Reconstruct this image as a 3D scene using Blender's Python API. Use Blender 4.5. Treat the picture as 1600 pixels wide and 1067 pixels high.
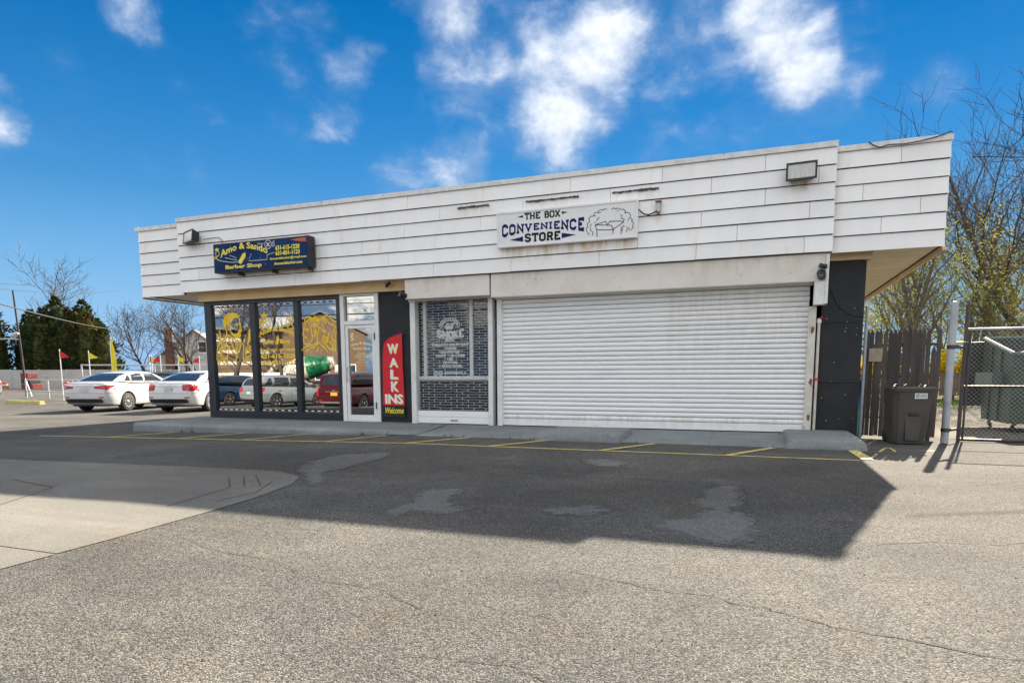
import bpy, bmesh, math, random
import numpy as np
from mathutils import Vector, Matrix
from mathutils.bvhtree import BVHTree

for o in list(bpy.data.objects):
    bpy.data.objects.remove(o, do_unlink=True)
SC = bpy.context.scene
COL = SC.collection
R = math.radians

# ------------------------------------------------------------------ camera
cam_d = bpy.data.cameras.new('camera')
cam = bpy.data.objects.new('camera', cam_d)
COL.objects.link(cam)
_r = 0.00430524
_rx = Vector((0.93606529, 0.35182633, 0.0))
_dn = Vector((0.04181666, -0.11125695, -0.9929115))
_fw = Vector((-0.34933241, 0.92943, -0.11885598))
_right = (math.cos(_r) * _rx + math.sin(_r) * _dn).normalized()
_down = (-math.sin(_r) * _rx + math.cos(_r) * _dn).normalized()
m = Matrix((_right, -_down, -_fw)).transposed().to_4x4()
m.translation = Vector((0, -11.65, 1.07))
cam.matrix_world = m
cam_d.sensor_fit = 'HORIZONTAL'
cam_d.sensor_width = 36
cam_d.lens = 998.2478 / 1600 * 36
cam_d.shift_x = -0.73 / 1600
cam_d.shift_y = (703.6 - 533.5) / 1600
cam_d.clip_start = 0.05
cam_d.clip_end = 3000
SC.camera = cam

# ------------------------------------------------------------------ light
SUN = Vector((0.4566, 1.628, 1.0)).normalized()      # towards the sun
SUN_EL = math.asin(SUN.z)
SUN_AZ = math.atan2(SUN.x, SUN.y)
SKY_STRENGTH = 0.093
EXPOSURE = 2.55

sd = bpy.data.lights.new('sun', 'SUN')
sd.energy = 3.4
sd.angle = R(0.53)
sd.color = (1.0, 0.885, 0.71)
so = bpy.data.objects.new('sun', sd)
COL.objects.link(so)
so.rotation_euler = SUN.to_track_quat('Z', 'Y').to_euler()

SC.view_settings.view_transform = 'Standard'
SC.view_settings.look = 'None'
SC.view_settings.gamma = 1
SC.view_settings.exposure = EXPOSURE
SC.view_settings.use_curve_mapping = False
SC.render.engine = 'CYCLES'
SC.cycles.max_bounces = 8
SC.cycles.transparent_max_bounces = 12
SC.cycles.caustics_reflective = False
SC.cycles.caustics_refractive = False

# clouds of the sky in view: direction, cosine of the radius, weight
CLOUDS = [(-0.2346, 0.8845, 0.4033, 0.99673, 1.0), (-0.1995, 0.8815, 0.428, 0.99828, 1.0), (-0.252, 0.9005, 0.3545, 0.998, 1.0),
 (-0.2782, 0.8663, 0.4148, 0.99884, 0.9), (-0.2978, 0.8707, 0.3914, 0.99879, 0.6), (0.0114, 0.9082, 0.4185, 0.99856, 0.95),
 (0.043, 0.923, 0.3824, 0.99906, 0.9), (-0.0116, 0.898, 0.4399, 0.99893, 0.8), (0.0767, 0.9282, 0.3642, 0.99959, 0.5),
 (-0.1069, 0.8918, 0.4396, 0.99747, 0.5), (-0.1655, 0.8771, 0.451, 0.9986, 0.6), (-0.3857, 0.834, 0.3944, 0.99858, 0.62),
 (-0.3448, 0.8483, 0.4019, 0.99917, 0.55), (-0.4291, 0.815, 0.3894, 0.99947, 0.5), (-0.3907, 0.7982, 0.4585, 0.99834, 0.65),
 (-0.5143, 0.762, 0.3934, 0.99937, 0.56), (-0.54, 0.7669, 0.3468, 0.99947, 0.5), (-0.688, 0.5931, 0.4181, 0.99962, 0.52),
 (-0.8069, 0.5143, 0.2904, 0.99965, 0.6), (-0.7987, 0.5071, 0.324, 0.99988, 0.55), (-0.6649, 0.6653, 0.3395, 0.99943, 0.35),
 (-0.3988, 0.8691, 0.2926, 0.99882, 0.75), (-0.4627, 0.8437, 0.2723, 0.99858, 0.5), (-0.5622, 0.7041, 0.4338, 0.99775, 0.32),
 (-0.10, 0.90, 0.42, 0.9925, .36), (-0.33, 0.84, 0.42, 0.9930, .34), (0.05, 0.92, 0.39, .9945, .33), (0.1128, 0.9293, 0.3516, 0.9997, 0.45), (0.1924, 0.9218, 0.3364, 0.99945, 0.36), (-0.0758, 0.9282, 0.3642, 0.99888, 0.2)]

world = bpy.data.worlds.new('World')
SC.world = world
world.use_nodes = True
nt = world.node_tree
nt.nodes.clear()


class NG:
    """short-hand for node graphs"""
    def __init__(s, tree):
        s.t = tree

    def n(s, typ, inputs=None, **props):
        nd = s.t.nodes.new(typ)
        for k, v in props.items():
            setattr(nd, k, v)
        for k, v in (inputs or {}).items():
            s.put(nd.inputs[k], v)
        return nd

    def put(s, sock, v):
        if isinstance(v, bpy.types.NodeSocket):
            s.t.links.new(v, sock)
        else:
            sock.default_value = v

    def math(s, op, a, b=0.0, c=0.0, clamp=False):
        nd = s.n('ShaderNodeMath', {0: a, 1: b, 2: c}, operation=op, use_clamp=clamp)
        return nd.outputs[0]

    def mapr(s, v, a, b, c=0.0, d=1.0, smooth=False):
        nd = s.n('ShaderNodeMapRange', {0: v, 1: a, 2: b, 3: c, 4: d}, clamp=True,
                 interpolation_type='SMOOTHSTEP' if smooth else 'LINEAR')
        return nd.outputs[0]

    def mix(s, f, a, b, blend='MIX'):
        nd = s.n('ShaderNodeMix', data_type='RGBA', blend_type=blend)
        s.put(nd.inputs[0], f)
        for i, v in ((6, a), (7, b)):
            if isinstance(v, tuple) and len(v) == 3:
                v = (*v, 1)
            s.put(nd.inputs[i], v)
        return nd.outputs[2]

    def noise(s, vec, scale, detail=3, rough=.55, dist=0.0):
        return s.n('ShaderNodeTexNoise', {'Vector': vec, 'Scale': scale, 'Detail': detail, 'Roughness': rough, 'Distortion': dist})


g = NG(nt)
tc = g.n('ShaderNodeTexCoord')
dirv = g.n('ShaderNodeVectorMath', {0: tc.outputs['Generated']}, operation='NORMALIZE').outputs[0]
sky = g.n('ShaderNodeTexSky', sky_type='NISHITA', sun_disc=False, sun_elevation=SUN_EL, sun_rotation=SUN_AZ,
          altitude=0, air_density=1.0, dust_density=0.0, ozone_density=1.8)
# a clear, deep polarised blue: the glow round the sun is rolled off
lum = g.n('ShaderNodeVectorMath', {0: sky.outputs[0], 1: (.2, .5, .3)}, operation='DOT_PRODUCT').outputs['Value']
roll = g.math('DIVIDE', 1.0, g.math('ADD', 1.0, g.math('MULTIPLY', lum, .75)))
rolled = g.n('ShaderNodeVectorMath', {0: sky.outputs[0], 3: roll}, operation='SCALE').outputs[0]
elev = g.n('ShaderNodeSeparateXYZ', {0: dirv}).outputs[2]
hsv = g.n('ShaderNodeHueSaturation', {'Hue': 0.503, 'Saturation': g.mapr(elev, .0, .12, 1.1, 1.5), 'Value': g.mapr(elev, .06, .5, 1.15, .62), 'Color': rolled})
hz = g.mix(g.mapr(elev, .0, .24, .85, 0), hsv.outputs[0], (.36, .92, 1.85))
wn = g.noise(dirv, 8.0, 5, .62)
warp = g.n('ShaderNodeVectorMath', {0: wn.outputs['Color'], 1: (.5, .5, .5)}, operation='SUBTRACT').outputs[0]
warp = g.n('ShaderNodeVectorMath', {0: warp, 3: 0.09}, operation='SCALE').outputs[0]
wdir = g.n('ShaderNodeVectorMath', {0: dirv, 1: warp}, operation='ADD').outputs[0]
wdir = g.n('ShaderNodeVectorMath', {0: wdir}, operation='NORMALIZE').outputs[0]
acc = None
for x, y, z, c, w in CLOUDS:
    d = g.n('ShaderNodeVectorMath', {0: wdir, 1: Vector((x, y, z)).normalized()}, operation='DOT_PRODUCT').outputs['Value']
    v = g.mapr(d, 1 - (1 - c) * 2.0, 1.0, 0.0, w)
    acc = v if acc is None else g.math('SMOOTH_MAX', acc, v, .22)
cdir = g.n('ShaderNodeVectorMath', {0: dirv, 1: (1, 1, 1.5)}, operation='MULTIPLY').outputs[0]
fb = g.noise(cdir, 11.0, 9, .58, .2).outputs[0]
sund = g.n('ShaderNodeVectorMath', {0: cdir, 1: (.014, .0, .034)}, operation='ADD').outputs[0]
fbs = g.noise(sund, 11.0, 9, .58, .2).outputs[0]
base = g.math('ADD', acc, g.math('MULTIPLY', g.math('SUBTRACT', fb, .5), 1.05))
dens_v = g.mapr(base, .17, .97, 0, 1, True)
dens_v = g.math('MULTIPLY', dens_v, g.mapr(acc, .01, .30, 0, .93))
# unseen sky: denser, brighter cloud than in view, added to light the facade
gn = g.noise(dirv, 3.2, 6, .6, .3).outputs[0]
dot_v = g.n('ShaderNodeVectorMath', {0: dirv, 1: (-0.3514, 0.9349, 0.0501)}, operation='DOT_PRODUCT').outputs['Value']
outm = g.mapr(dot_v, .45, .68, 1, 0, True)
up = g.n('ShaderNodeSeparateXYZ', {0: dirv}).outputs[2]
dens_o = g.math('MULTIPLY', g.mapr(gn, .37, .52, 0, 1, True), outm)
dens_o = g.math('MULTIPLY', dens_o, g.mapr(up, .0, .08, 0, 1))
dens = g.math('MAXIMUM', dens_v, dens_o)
# light and shade inside the clouds: thick parts and the side towards the sun are the bright ones
side = g.math('MULTIPLY', g.math('SUBTRACT', fb, fbs), 1.6)
core_v = g.mapr(g.math('ADD', base, side), .42, 2.7, 0, 1)
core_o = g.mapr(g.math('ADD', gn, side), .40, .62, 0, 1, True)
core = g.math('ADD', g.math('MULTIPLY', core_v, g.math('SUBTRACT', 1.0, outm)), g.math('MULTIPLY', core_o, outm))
ccol = g.mix(core, (.72, .98, 1.42), (4.6, 4.3, 3.8))
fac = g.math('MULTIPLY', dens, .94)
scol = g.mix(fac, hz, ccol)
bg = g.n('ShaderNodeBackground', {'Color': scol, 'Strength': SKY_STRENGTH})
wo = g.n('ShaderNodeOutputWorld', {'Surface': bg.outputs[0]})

# ------------------------------------------------------------------ materials
MATS = {}


def mat(name, col, rough=.7, col2=None, scale=4.0, thr=(.4, .65), bump=0.0, bscale=40.0, metal=0.0, rnd=0.0, spec=.5,
        coat=0.0, stretch=(1, 1, 1), detail=4, dark=None, dthr=(.6, .75), dscale=1.5, emis=0.0):
    """procedural surface: two tones mixed by noise, optional stains, per-piece tone and fine relief"""
    mt = bpy.data.materials.new(name)
    mt.use_nodes = True
    t = mt.node_tree
    t.nodes.clear()
    q = NG(t)
    geo = q.n('ShaderNodeNewGeometry')
    vec = q.n('ShaderNodeVectorMath', {0: geo.outputs['Position'], 1: stretch}, operation='MULTIPLY').outputs[0]
    c = (*col, 1)
    if col2 is not None:
        f = q.mapr(q.noise(vec, scale, detail, .6).outputs[0], thr[0], thr[1])
        c = q.mix(f, col, col2)
    if dark is not None:
        f = q.mapr(q.noise(vec, dscale, 5, .65, .4).outputs[0], dthr[0], dthr[1])
        c = q.mix(f, c, dark)
    if rnd:
        oi = q.n('ShaderNodeObjectInfo')
        v = q.mapr(oi.outputs['Random'], 0, 1, 1 - rnd, 1 + rnd)
        h = q.n('ShaderNodeHueSaturation', {'Value': v})
        q.put(h.inputs['Color'], c)
        c = h.outputs[0]
    b = q.n('ShaderNodeBsdfPrincipled', {'Roughness': rough, 'Metallic': metal, 'Specular IOR Level': spec, 'Coat Weight': coat, 'Coat Roughness': .05})
    q.put(b.inputs['Base Color'], c)
    if bump:
        nb = q.noise(vec, bscale, 4, .6)
        bp = q.n('ShaderNodeBump', {'Strength': bump, 'Distance': .01, 'Height': nb.outputs[0]})
        q.put(b.inputs['Normal'], bp.outputs[0])
    q.n('ShaderNodeOutputMaterial', {'Surface': b.outputs[0]})
    MATS[name] = mt
    return mt


def asphalt(name, tones, big, big2, vs=75.0, bump=.55, ragged=False):
    """worn asphalt with loose stone in the surface"""
    mt = bpy.data.materials.new(name)
    mt.use_nodes = True
    t = mt.node_tree
    t.nodes.clear()
    q = NG(t)
    geo = q.n('ShaderNodeNewGeometry')
    p = geo.outputs['Position']
    vo = q.n('ShaderNodeTexVoronoi', {'Vector': p, 'Scale': vs, 'Randomness': 1.0})
    sep = q.n('ShaderNodeSeparateColor', {0: vo.outputs['Color']})
    cr = q.n('ShaderNodeValToRGB', {0: sep.outputs[0]})
    el = cr.color_ramp.elements
    el[0].position = 0
    el[0].color = (*tones[0], 1)
    el[1].position = 1
    el[1].color = (*tones[-1], 1)
    for i, c in enumerate(tones[1:-1]):
        e = el.new((i + 1) / (len(tones) - 1))
        e.color = (*c, 1)
    pits = q.mapr(q.noise(p, vs * 1.1, 3, .7).outputs[0], .36, .52)
    c = q.mix(pits, tuple(x * .35 for x in tones[0]), cr.outputs[0])
    f1 = q.mapr(q.noise(p, .55, 6, .62, .6).outputs[0], .38, .62)
    c = q.mix(f1, c, q.mix(1.0, c, big, 'MULTIPLY'))
    f2 = q.mapr(q.noise(p, 2.3, 6, .7, .5).outputs[0], .52, .70)
    c = q.mix(f2, c, q.mix(1.0, c, big2, 'MULTIPLY'))
    # old stains, dusty lanes and rust-brown bleeding
    f3 = q.mapr(q.noise(p, .17, 5, .6, 1.2).outputs[0], .42, .62)
    c = q.mix(f3, c, q.mix(1.0, c, (.80, .79, .78), 'MULTIPLY'))
    lane = q.n('ShaderNodeVectorMath', {0: p, 1: (.22, 1.7, 1)}, operation='MULTIPLY').outputs[0]
    f4 = q.mapr(q.noise(lane, .8, 5, .65, .8).outputs[0], .54, .72)
    c = q.mix(f4, c, q.mix(1.0, c, (1.28, 1.25, 1.18), 'MULTIPLY'))
    f5 = q.mapr(q.noise(p, 1.1, 7, .72, 1.5).outputs[0], .60, .72, 0, .7)
    c = q.mix(f5, c, q.mix(1.0, c, (.55, .52, .49), 'MULTIPLY'))
    f6 = q.mapr(q.noise(p, .9, 4, .6, .5).outputs[0], .58, .75, 0, .6)
    c = q.mix(f6, c, q.mix(1.0, c, (1.12, .96, .82), 'MULTIPLY'))
    b = q.n('ShaderNodeBsdfPrincipled', {'Roughness': .95, 'Specular IOR Level': .12})
    alpha = None
    if ragged:
        at_ = q.n('ShaderNodeAttribute', attribute_name='edge')
        e_ = q.math('ADD', at_.outputs['Fac'], q.math('MULTIPLY', q.math('SUBTRACT', q.noise(p, 9.0, 6, .75, .6).outputs[0], .5), 1.6))
        alpha = q.mapr(e_, .30, .75, 0, .85)
    q.put(b.inputs['Base Color'], c)
    hgt = q.math('ADD', q.math('MULTIPLY', vo.outputs['Distance'], -1.0), q.math('MULTIPLY', q.noise(p, 22.0, 4, .6).outputs[0], .8))
    bp = q.n('ShaderNodeBump', {'Strength': bump, 'Distance': .012, 'Height': hgt})
    q.put(b.inputs['Normal'], bp.outputs[0])
    out = b.outputs[0]
    if alpha is not None:
        tr = q.n('ShaderNodeBsdfTransparent')
        out = q.n('ShaderNodeMixShader', {0: alpha, 1: tr.outputs[0], 2: b.outputs[0]}).outputs[0]
    q.n('ShaderNodeOutputMaterial', {'Surface': out})
    MATS[name] = mt
    return mt


asphalt('asphalt', [(.046, .045, .044), (.094, .092, .088), (.132, .129, .122), (.185, .180, .169), (.262, .254, .237)], (.74, .75, .77), (1.22, 1.19, 1.13), 132, .42)
asphalt('asphalt_patch_a', [(.14, .143, .145), (.19, .193, .195), (.23, .232, .233), (.29, .29, .29)], (.9, .9, .9), (1.12, 1.12, 1.1), 110, .35, True)
asphalt('oil_stain', [(.03, .03, .03), (.045, .044, .043), (.06, .058, .055), (.08, .077, .072)], (.9, .9, .9), (1.1, 1.1, 1.1), 132, .3, True)
asphalt('gravel', [(.07, .065, .055), (.14, .125, .10), (.20, .18, .15), (.27, .24, .20)], (.8, .8, .78), (1.2, 1.2, 1.15), 34, .8)
asphalt('concrete_pad', [(.165, .160, .147), (.20, .194, .179), (.232, .225, .207), (.275, .267, .246)], (.86, .86, .86), (1.10, 1.09, 1.07), 170, .25)
asphalt('sidewalk', [(.225, .255, .268), (.275, .308, .32), (.315, .348, .36), (.36, .392, .40)], (.84, .85, .86), (1.12, 1.12, 1.11), 150, .25)
mat('yellow_paint', (.58, .50, .14), .8, (.42, .37, .15), 6, (.35, .6), .3, 70, dark=(.17, .16, .13), dthr=(.58, .66), dscale=9)
mat('crack', (.02, .019, .017), .95, (.04, .036, .03), 12)
mat('grass', (.06, .10, .02), .9, (.13, .15, .035), 1.2, (.35, .65), .6, 30)
mat('siding', (.90, .90, .89), .55, (.84, .845, .84), 3.0, (.42, .75), .12, 90, rnd=.04, stretch=(1, 1, .18), dark=(.76, .71, .61), dthr=(.60, .80), dscale=4.2)
mat('siding_backing', (.07, .05, .033), .9, (.03, .024, .018), 5)
mat('flashing', (.76, .76, .75), .5, (.64, .64, .62), 9, (.45, .65), .2, 60, dark=(.16, .14, .12), dthr=(.66, .70), dscale=13)
mat('header', (.74, .50, .25), .7, (.80, .60, .36), 2.5, (.35, .65), .1, 40)
mat('soffit', (.86, .76, .55), .7, (.80, .68, .46), 3, (.35, .65), .1, 60, rnd=.06)
mat('hood', (.78, .745, .69), .55, (.70, .65, .58), 2.2, (.38, .68), .1, 40, dark=(.50, .42, .33), dthr=(.66, .80), dscale=3.5)
mat('shutter_white', (.90, .90, .90), .45, (.85, .853, .855), 4, (.45, .75), .08, 60, rnd=.03, stretch=(.4, 1, 2), dark=(.50, .43, .33), dthr=(.70, .80), dscale=5)
mat('grille_metal', (.50, .51, .52), .5, (.40, .41, .42), 6)
mat('rail_rusty', (.70, .68, .62), .6, (.62, .57, .48), 5, (.4, .6), .15, 60, dark=(.22, .08, .03), dthr=(.60, .68), dscale=4)
mat('rail_white', (.78, .78, .77), .5, (.66, .66, .64), 5, (.45, .7), .1, 60)
mat('black_wall', (.022, .024, .027), .6, (.032, .034, .037), 2.5, (.35, .65), .25, 35, dark=(.06, .063, .065), dthr=(.66, .8), dscale=4, spec=.25)
mat('black_frame', (.012, .018, .026), .35, (.02, .026, .035), 4)
mat('white_frame', (.82, .82, .81), .4, (.74, .74, .73), 4, (.45, .7))
mat('interior', (.05, .047, .043), .9, (.08, .07, .06), 1)
mat('interior_floor', (.12, .10, .08), .8, (.16, .14, .11), 2)
mat('roof_felt', (.10, .10, .10), .9, (.14, .14, .14), 3)
mat('brick_side', (.55, .54, .52), .8, (.48, .47, .45), 3)
mat('gold', (.95, .58, .03), .45, (.95, .74, .16), 8, spec=.1)
mat('gold_pale', (.95, .86, .5), .45, (.80, .70, .35), 8, spec=.1)
mat('white_print', (.85, .85, .83), .5, (.80, .80, .79), 8, spec=.1)
mat('navy', (.010, .022, .085), .4, (.016, .034, .12), 3)
mat('sign_navy', (.006, .022, .085), .5, (.010, .05, .15), 1.4, (.35, .65), spec=.12)
mat('sign_yellow', (.88, .76, .12), .45, (.86, .70, .08), 8, spec=.1)
mat('sign_white', (.80, .80, .80), .35, (.77, .77, .775), 3)
mat('ink_blue', (.012, .018, .11), .5, (.016, .022, .13), 8, spec=.1)
mat('ink_black', (.012, .012, .018), .5, (.02, .02, .026), 8, spec=.1)
mat('scissor_white', (.75, .77, .72), .5, (.7, .72, .66), 8, spec=.1)
mat('banner_red', (.68, .012, .025), .6, (.60, .010, .02), 5, bump=.15, bscale=14)
mat('banner_black', (.012, .012, .015), .6, (.018, .018, .02), 5)
mat('neon_yellow', (.88, .78, .03), .5, (.85, .70, .02), 5)
mat('black_plastic', (.014, .014, .015), .4, (.022, .022, .024), 6)
mat('lamp_glass', (.60, .60, .56), .15, (.50, .50, .46), 12, stretch=(3, 1, .4))
mat('galv', (.52, .54, .56), .45, (.42, .44, .46), 9, (.4, .6), .1, 60, metal=.3)
mat('pole_grey', (.42, .45, .48), .5, (.34, .36, .38), 7, (.4, .65), .15, 50, dark=(.25, .20, .15), dthr=(.66, .75), dscale=6)
mat('dark_metal', (.045, .04, .045), .5, (.08, .06, .055), 9, metal=.2)
mat('rust', (.20, .075, .03), .8, (.30, .13, .05), 14, bump=.3)
mat('picket', (.050, .042, .040), .85, (.085, .072, .066), 6, (.35, .65), .4, 40, rnd=.25, stretch=(1, 1, .15))
mat('wood_brown', (.13, .095, .075), .85, (.18, .13, .10), 3, (.35, .65), .3, 30, rnd=.15, stretch=(.2, .2, 1))
mat('cardboard', (.34, .27, .20), .8, (.28, .22, .16), 7)
mat('bin_brown', (.055, .048, .042), .5, (.072, .064, .056), 3, (.35, .65), .1, 30)
mat('label_white', (.72, .72, .72), .5, (.62, .63, .64), 9)
mat('dumpster', (.020, .048, .038), .5, (.045, .066, .042), 2.0, (.35, .65), .2, 24, dark=(.14, .085, .05), dthr=(.62, .72), dscale=4)
mat('dumpster_rim', (.08, .14, .115), .5, (.12, .165, .14), 5, dark=(.15, .09, .05), dthr=(.64, .72), dscale=5)
mat('lid_black', (.02, .022, .025), .5, (.035, .036, .04), 4)
mat('blue_plastic', (.01, .07, .42), .35, (.012, .10, .50), 4)
mat('teal', (.01, .16, .20), .4, (.015, .20, .24), 4)
mat('red_cap', (.65, .03, .02), .5, (.5, .02, .015), 9)
mat('cable', (.015, .015, .016), .6, (.03, .03, .03), 9)
mat('tyre', (.016, .016, .016), .8, (.028, .027, .026), 12)
mat('rim_silver', (.55, .56, .57), .3, (.45, .46, .47), 9, metal=.8)
mat('rim_dark', (.04, .04, .042), .4, (.06, .06, .062), 9, metal=.4)
mat('tail_red', (.42, .012, .015), .15, (.55, .02, .02), 9, coat=.5)
mat('lamp_clear', (.62, .62, .62), .12, (.5, .5, .5), 9, coat=.5)
mat('car_glass', (.018, .024, .030), .06, (.026, .032, .038), 2, spec=.8)
mat('car_trim', (.016, .016, .017), .55, (.026, .026, .027), 6)
mat('plate', (.55, .56, .52), .5, (.40, .42, .40), 30)
mat('plate_orange', (.62, .32, .03), .5, (.5, .26, .03), 30)
mat('paint_white', (.74, .75, .76), .14, (.71, .72, .73), 2, coat=.6)
mat('paint_pearl', (.60, .61, .63), .14, (.57, .58, .60), 2, coat=.6)
mat('paint_silver', (.34, .37, .40), .28, (.38, .41, .43), 2, metal=.45, coat=.6)
mat('paint_navy', (.012, .035, .085), .25, (.016, .042, .10), 2, metal=.2, coat=.8)
mat('paint_maroon', (.055, .004, .008), .25, (.07, .006, .01), 2, metal=.1, coat=.8)
mat('paint_black', (.015, .016, .018), .25, (.02, .021, .023), 2, coat=.8)
mat('bark', (.085, .068, .055), .95, (.15, .125, .10), 9, (.35, .65), .5, 30, stretch=(1, 1, .25))
mat('bark_dark', (.045, .035, .032), .95, (.075, .058, .05), 9, (.35, .65), .4, 30)
mat('stucco', (.55, .54, .51), .9, (.47, .46, .44), 1.5, (.35, .65), .2, 20, dark=(.30, .29, .27), dthr=(.6, .75), dscale=.8)
mat('house_grey', (.50, .50, .49), .8, (.44, .44, .43), 1)
mat('house_roof', (.16, .15, .15), .9, (.21, .20, .19), 2)
mat('brick_red', (.12, .055, .036), .9, (.17, .08, .055), 5, bump=.3)
mat('mortar', (.30, .27, .24), .9)
mat('tan_wall', (.125, .082, .05), .85, (.165, .108, .066), .8)
mat('red_stuff', (.22, .02, .02), .6, (.17, .02, .02), 3)
mat('green_paint', (.01, .17, .07), .4, (.012, .20, .08), 3)
mat('cream', (.66, .62, .50), .5, (.58, .54, .43), 2)
mat('orange_paint', (.55, .13, .03), .6, (.45, .10, .03), 3)
mat('flag_red', (.62, .015, .03), .7, (.5, .01, .02), 3)
mat('flag_yellow', (.78, .66, .03), .7, (.68, .55, .02), 3)


def stain(name, zones, col):
    """adds rust-brown bleeding below fittings to a wall paint; zones: x0, x1, z0, z1, strength"""
    t = MATS[name].node_tree
    q = NG(t)
    bs = [n for n in t.nodes if n.type == 'BSDF_PRINCIPLED'][0]
    src = bs.inputs['Base Color'].links[0].from_socket
    geo = q.n('ShaderNodeNewGeometry')
    sx = q.n('ShaderNodeSeparateXYZ', {0: geo.outputs['Position']})
    st = q.n('ShaderNodeVectorMath', {0: geo.outputs['Position'], 1: (9, 1, 1.6)}, operation='MULTIPLY').outputs[0]
    nz = q.mapr(q.noise(st, 1.0, 5, .65, .3).outputs[0], .38, .62)
    tot = None
    for x0, x1, z0, z1, k in zones:
        a = q.math('MULTIPLY', q.mapr(sx.outputs[0], x0 - .05, x0 + .08), q.mapr(sx.outputs[0], x1 - .08, x1 + .05, 1, 0))
        b = q.math('MULTIPLY', q.mapr(sx.outputs[2], z0, z1), q.mapr(sx.outputs[2], z1, z1 + .01, 1, 0))
        v = q.math('MULTIPLY', q.math('MULTIPLY', a, b), k)
        tot = v if tot is None else q.math('MAXIMUM', tot, v)
    f = q.math('MULTIPLY', tot, nz)
    q.put(bs.inputs['Base Color'], q.mix(f, src, col))


stain('siding', [(-4.42, -1.98, 3.06, 3.36, .85), (-10.95, -8.55, 3.05, 3.27, .45), (-11.9, -11.45, 3.80, 3.97, .8), (.40, .78, 3.84, 4.0, .9), (-1.66, -1.52, 3.5, 3.74, .8), (-5.3, -4.66, 3.9, 4.14, .35), (-3.95, -2.97, 3.96, 4.13, .35), (-2.38, -1.6, 3.9, 4.13, .35)], (.58, .36, .14))
stain('hood', [(-6.45, -5.4, 2.6, 2.93, .4), (-4.6, -3.6, 2.55, 2.93, .35), (-1.2, .95, 2.6, 2.93, .4)], (.45, .30, .17))
stain('shutter_white', [(-4.6, .9, .06, .30, .35), (-1.5, .8, .4, 2.5, .18)], (.42, .30, .18))


def leaf_mat(name, a, b, c, scale=.5, trans=.35):
    """foliage: clump tone from noise in the crown, tone of each leaf from its own island"""
    mt = bpy.data.materials.new(name)
    mt.use_nodes = True
    t = mt.node_tree
    t.nodes.clear()
    q = NG(t)
    geo = q.n('ShaderNodeNewGeometry')
    f = q.mapr(q.noise(geo.outputs['Position'], scale, 3, .6).outputs[0], .38, .66)
    col = q.mix(f, a, b)
    col = q.mix(q.mapr(geo.outputs['Random Per Island'], .55, 1.0), col, c)
    d = q.n('ShaderNodeBsdfDiffuse', {'Color': col})
    tr = q.n('ShaderNodeBsdfTranslucent', {'Color': col})
    mx = q.n('ShaderNodeMixShader', {0: trans, 1: d.outputs[0], 2: tr.outputs[0]})
    q.n('ShaderNodeOutputMaterial', {'Surface': mx.outputs[0]})
    MATS[name] = mt


leaf_mat('needles', (.022, .048, .026), (.045, .068, .028), (.075, .078, .026), .45, .15)
leaf_mat('needles_gold', (.05, .055, .018), (.12, .085, .022), (.16, .11, .03), .6, .2)
leaf_mat('spring', (.19, .20, .035), (.27, .24, .05), (.33, .30, .09), .6, .5)
leaf_mat('spring_pale', (.26, .24, .08), (.22, .22, .05), (.34, .30, .12), .6, .5)
leaf_mat('buds', (.05, .03, .028), (.07, .042, .034), (.10, .06, .042), .6, .3)
leaf_mat('forsythia', (.70, .52, .02), (.62, .42, .015), (.75, .62, .06), 1.0, .4)
leaf_mat('grass_blade', (.07, .12, .02), (.13, .16, .04), (.18, .19, .06), .6, .4)


def glass_mat(name, refl, tint, mirror=(.92, .94, .96)):
    """coated shop glass: part mirror, part see-through"""
    mt = bpy.data.materials.new(name)
    mt.use_nodes = True
    t = mt.node_tree
    t.nodes.clear()
    q = NG(t)
    tr = q.n('ShaderNodeBsdfTransparent', {'Color': (*tint, 1)})
    gl = q.n('ShaderNodeBsdfGlossy', {'Color': (*mirror, 1), 'Roughness': .003})
    lw = q.n('ShaderNodeLayerWeight', {'Blend': .25})
    f = q.mapr(lw.outputs['Fresnel'], 0, 1, refl, 1.0)
    mx = q.n('ShaderNodeMixShader', {0: f, 1: tr.outputs[0], 2: gl.outputs[0]})
    q.n('ShaderNodeOutputMaterial', {'Surface': mx.outputs[0]})
    MATS[name] = mt


glass_mat('shop_glass', .40, (.20, .21, .23))
glass_mat('shop_glass_dim', .05, (.4, .42, .44))

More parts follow.
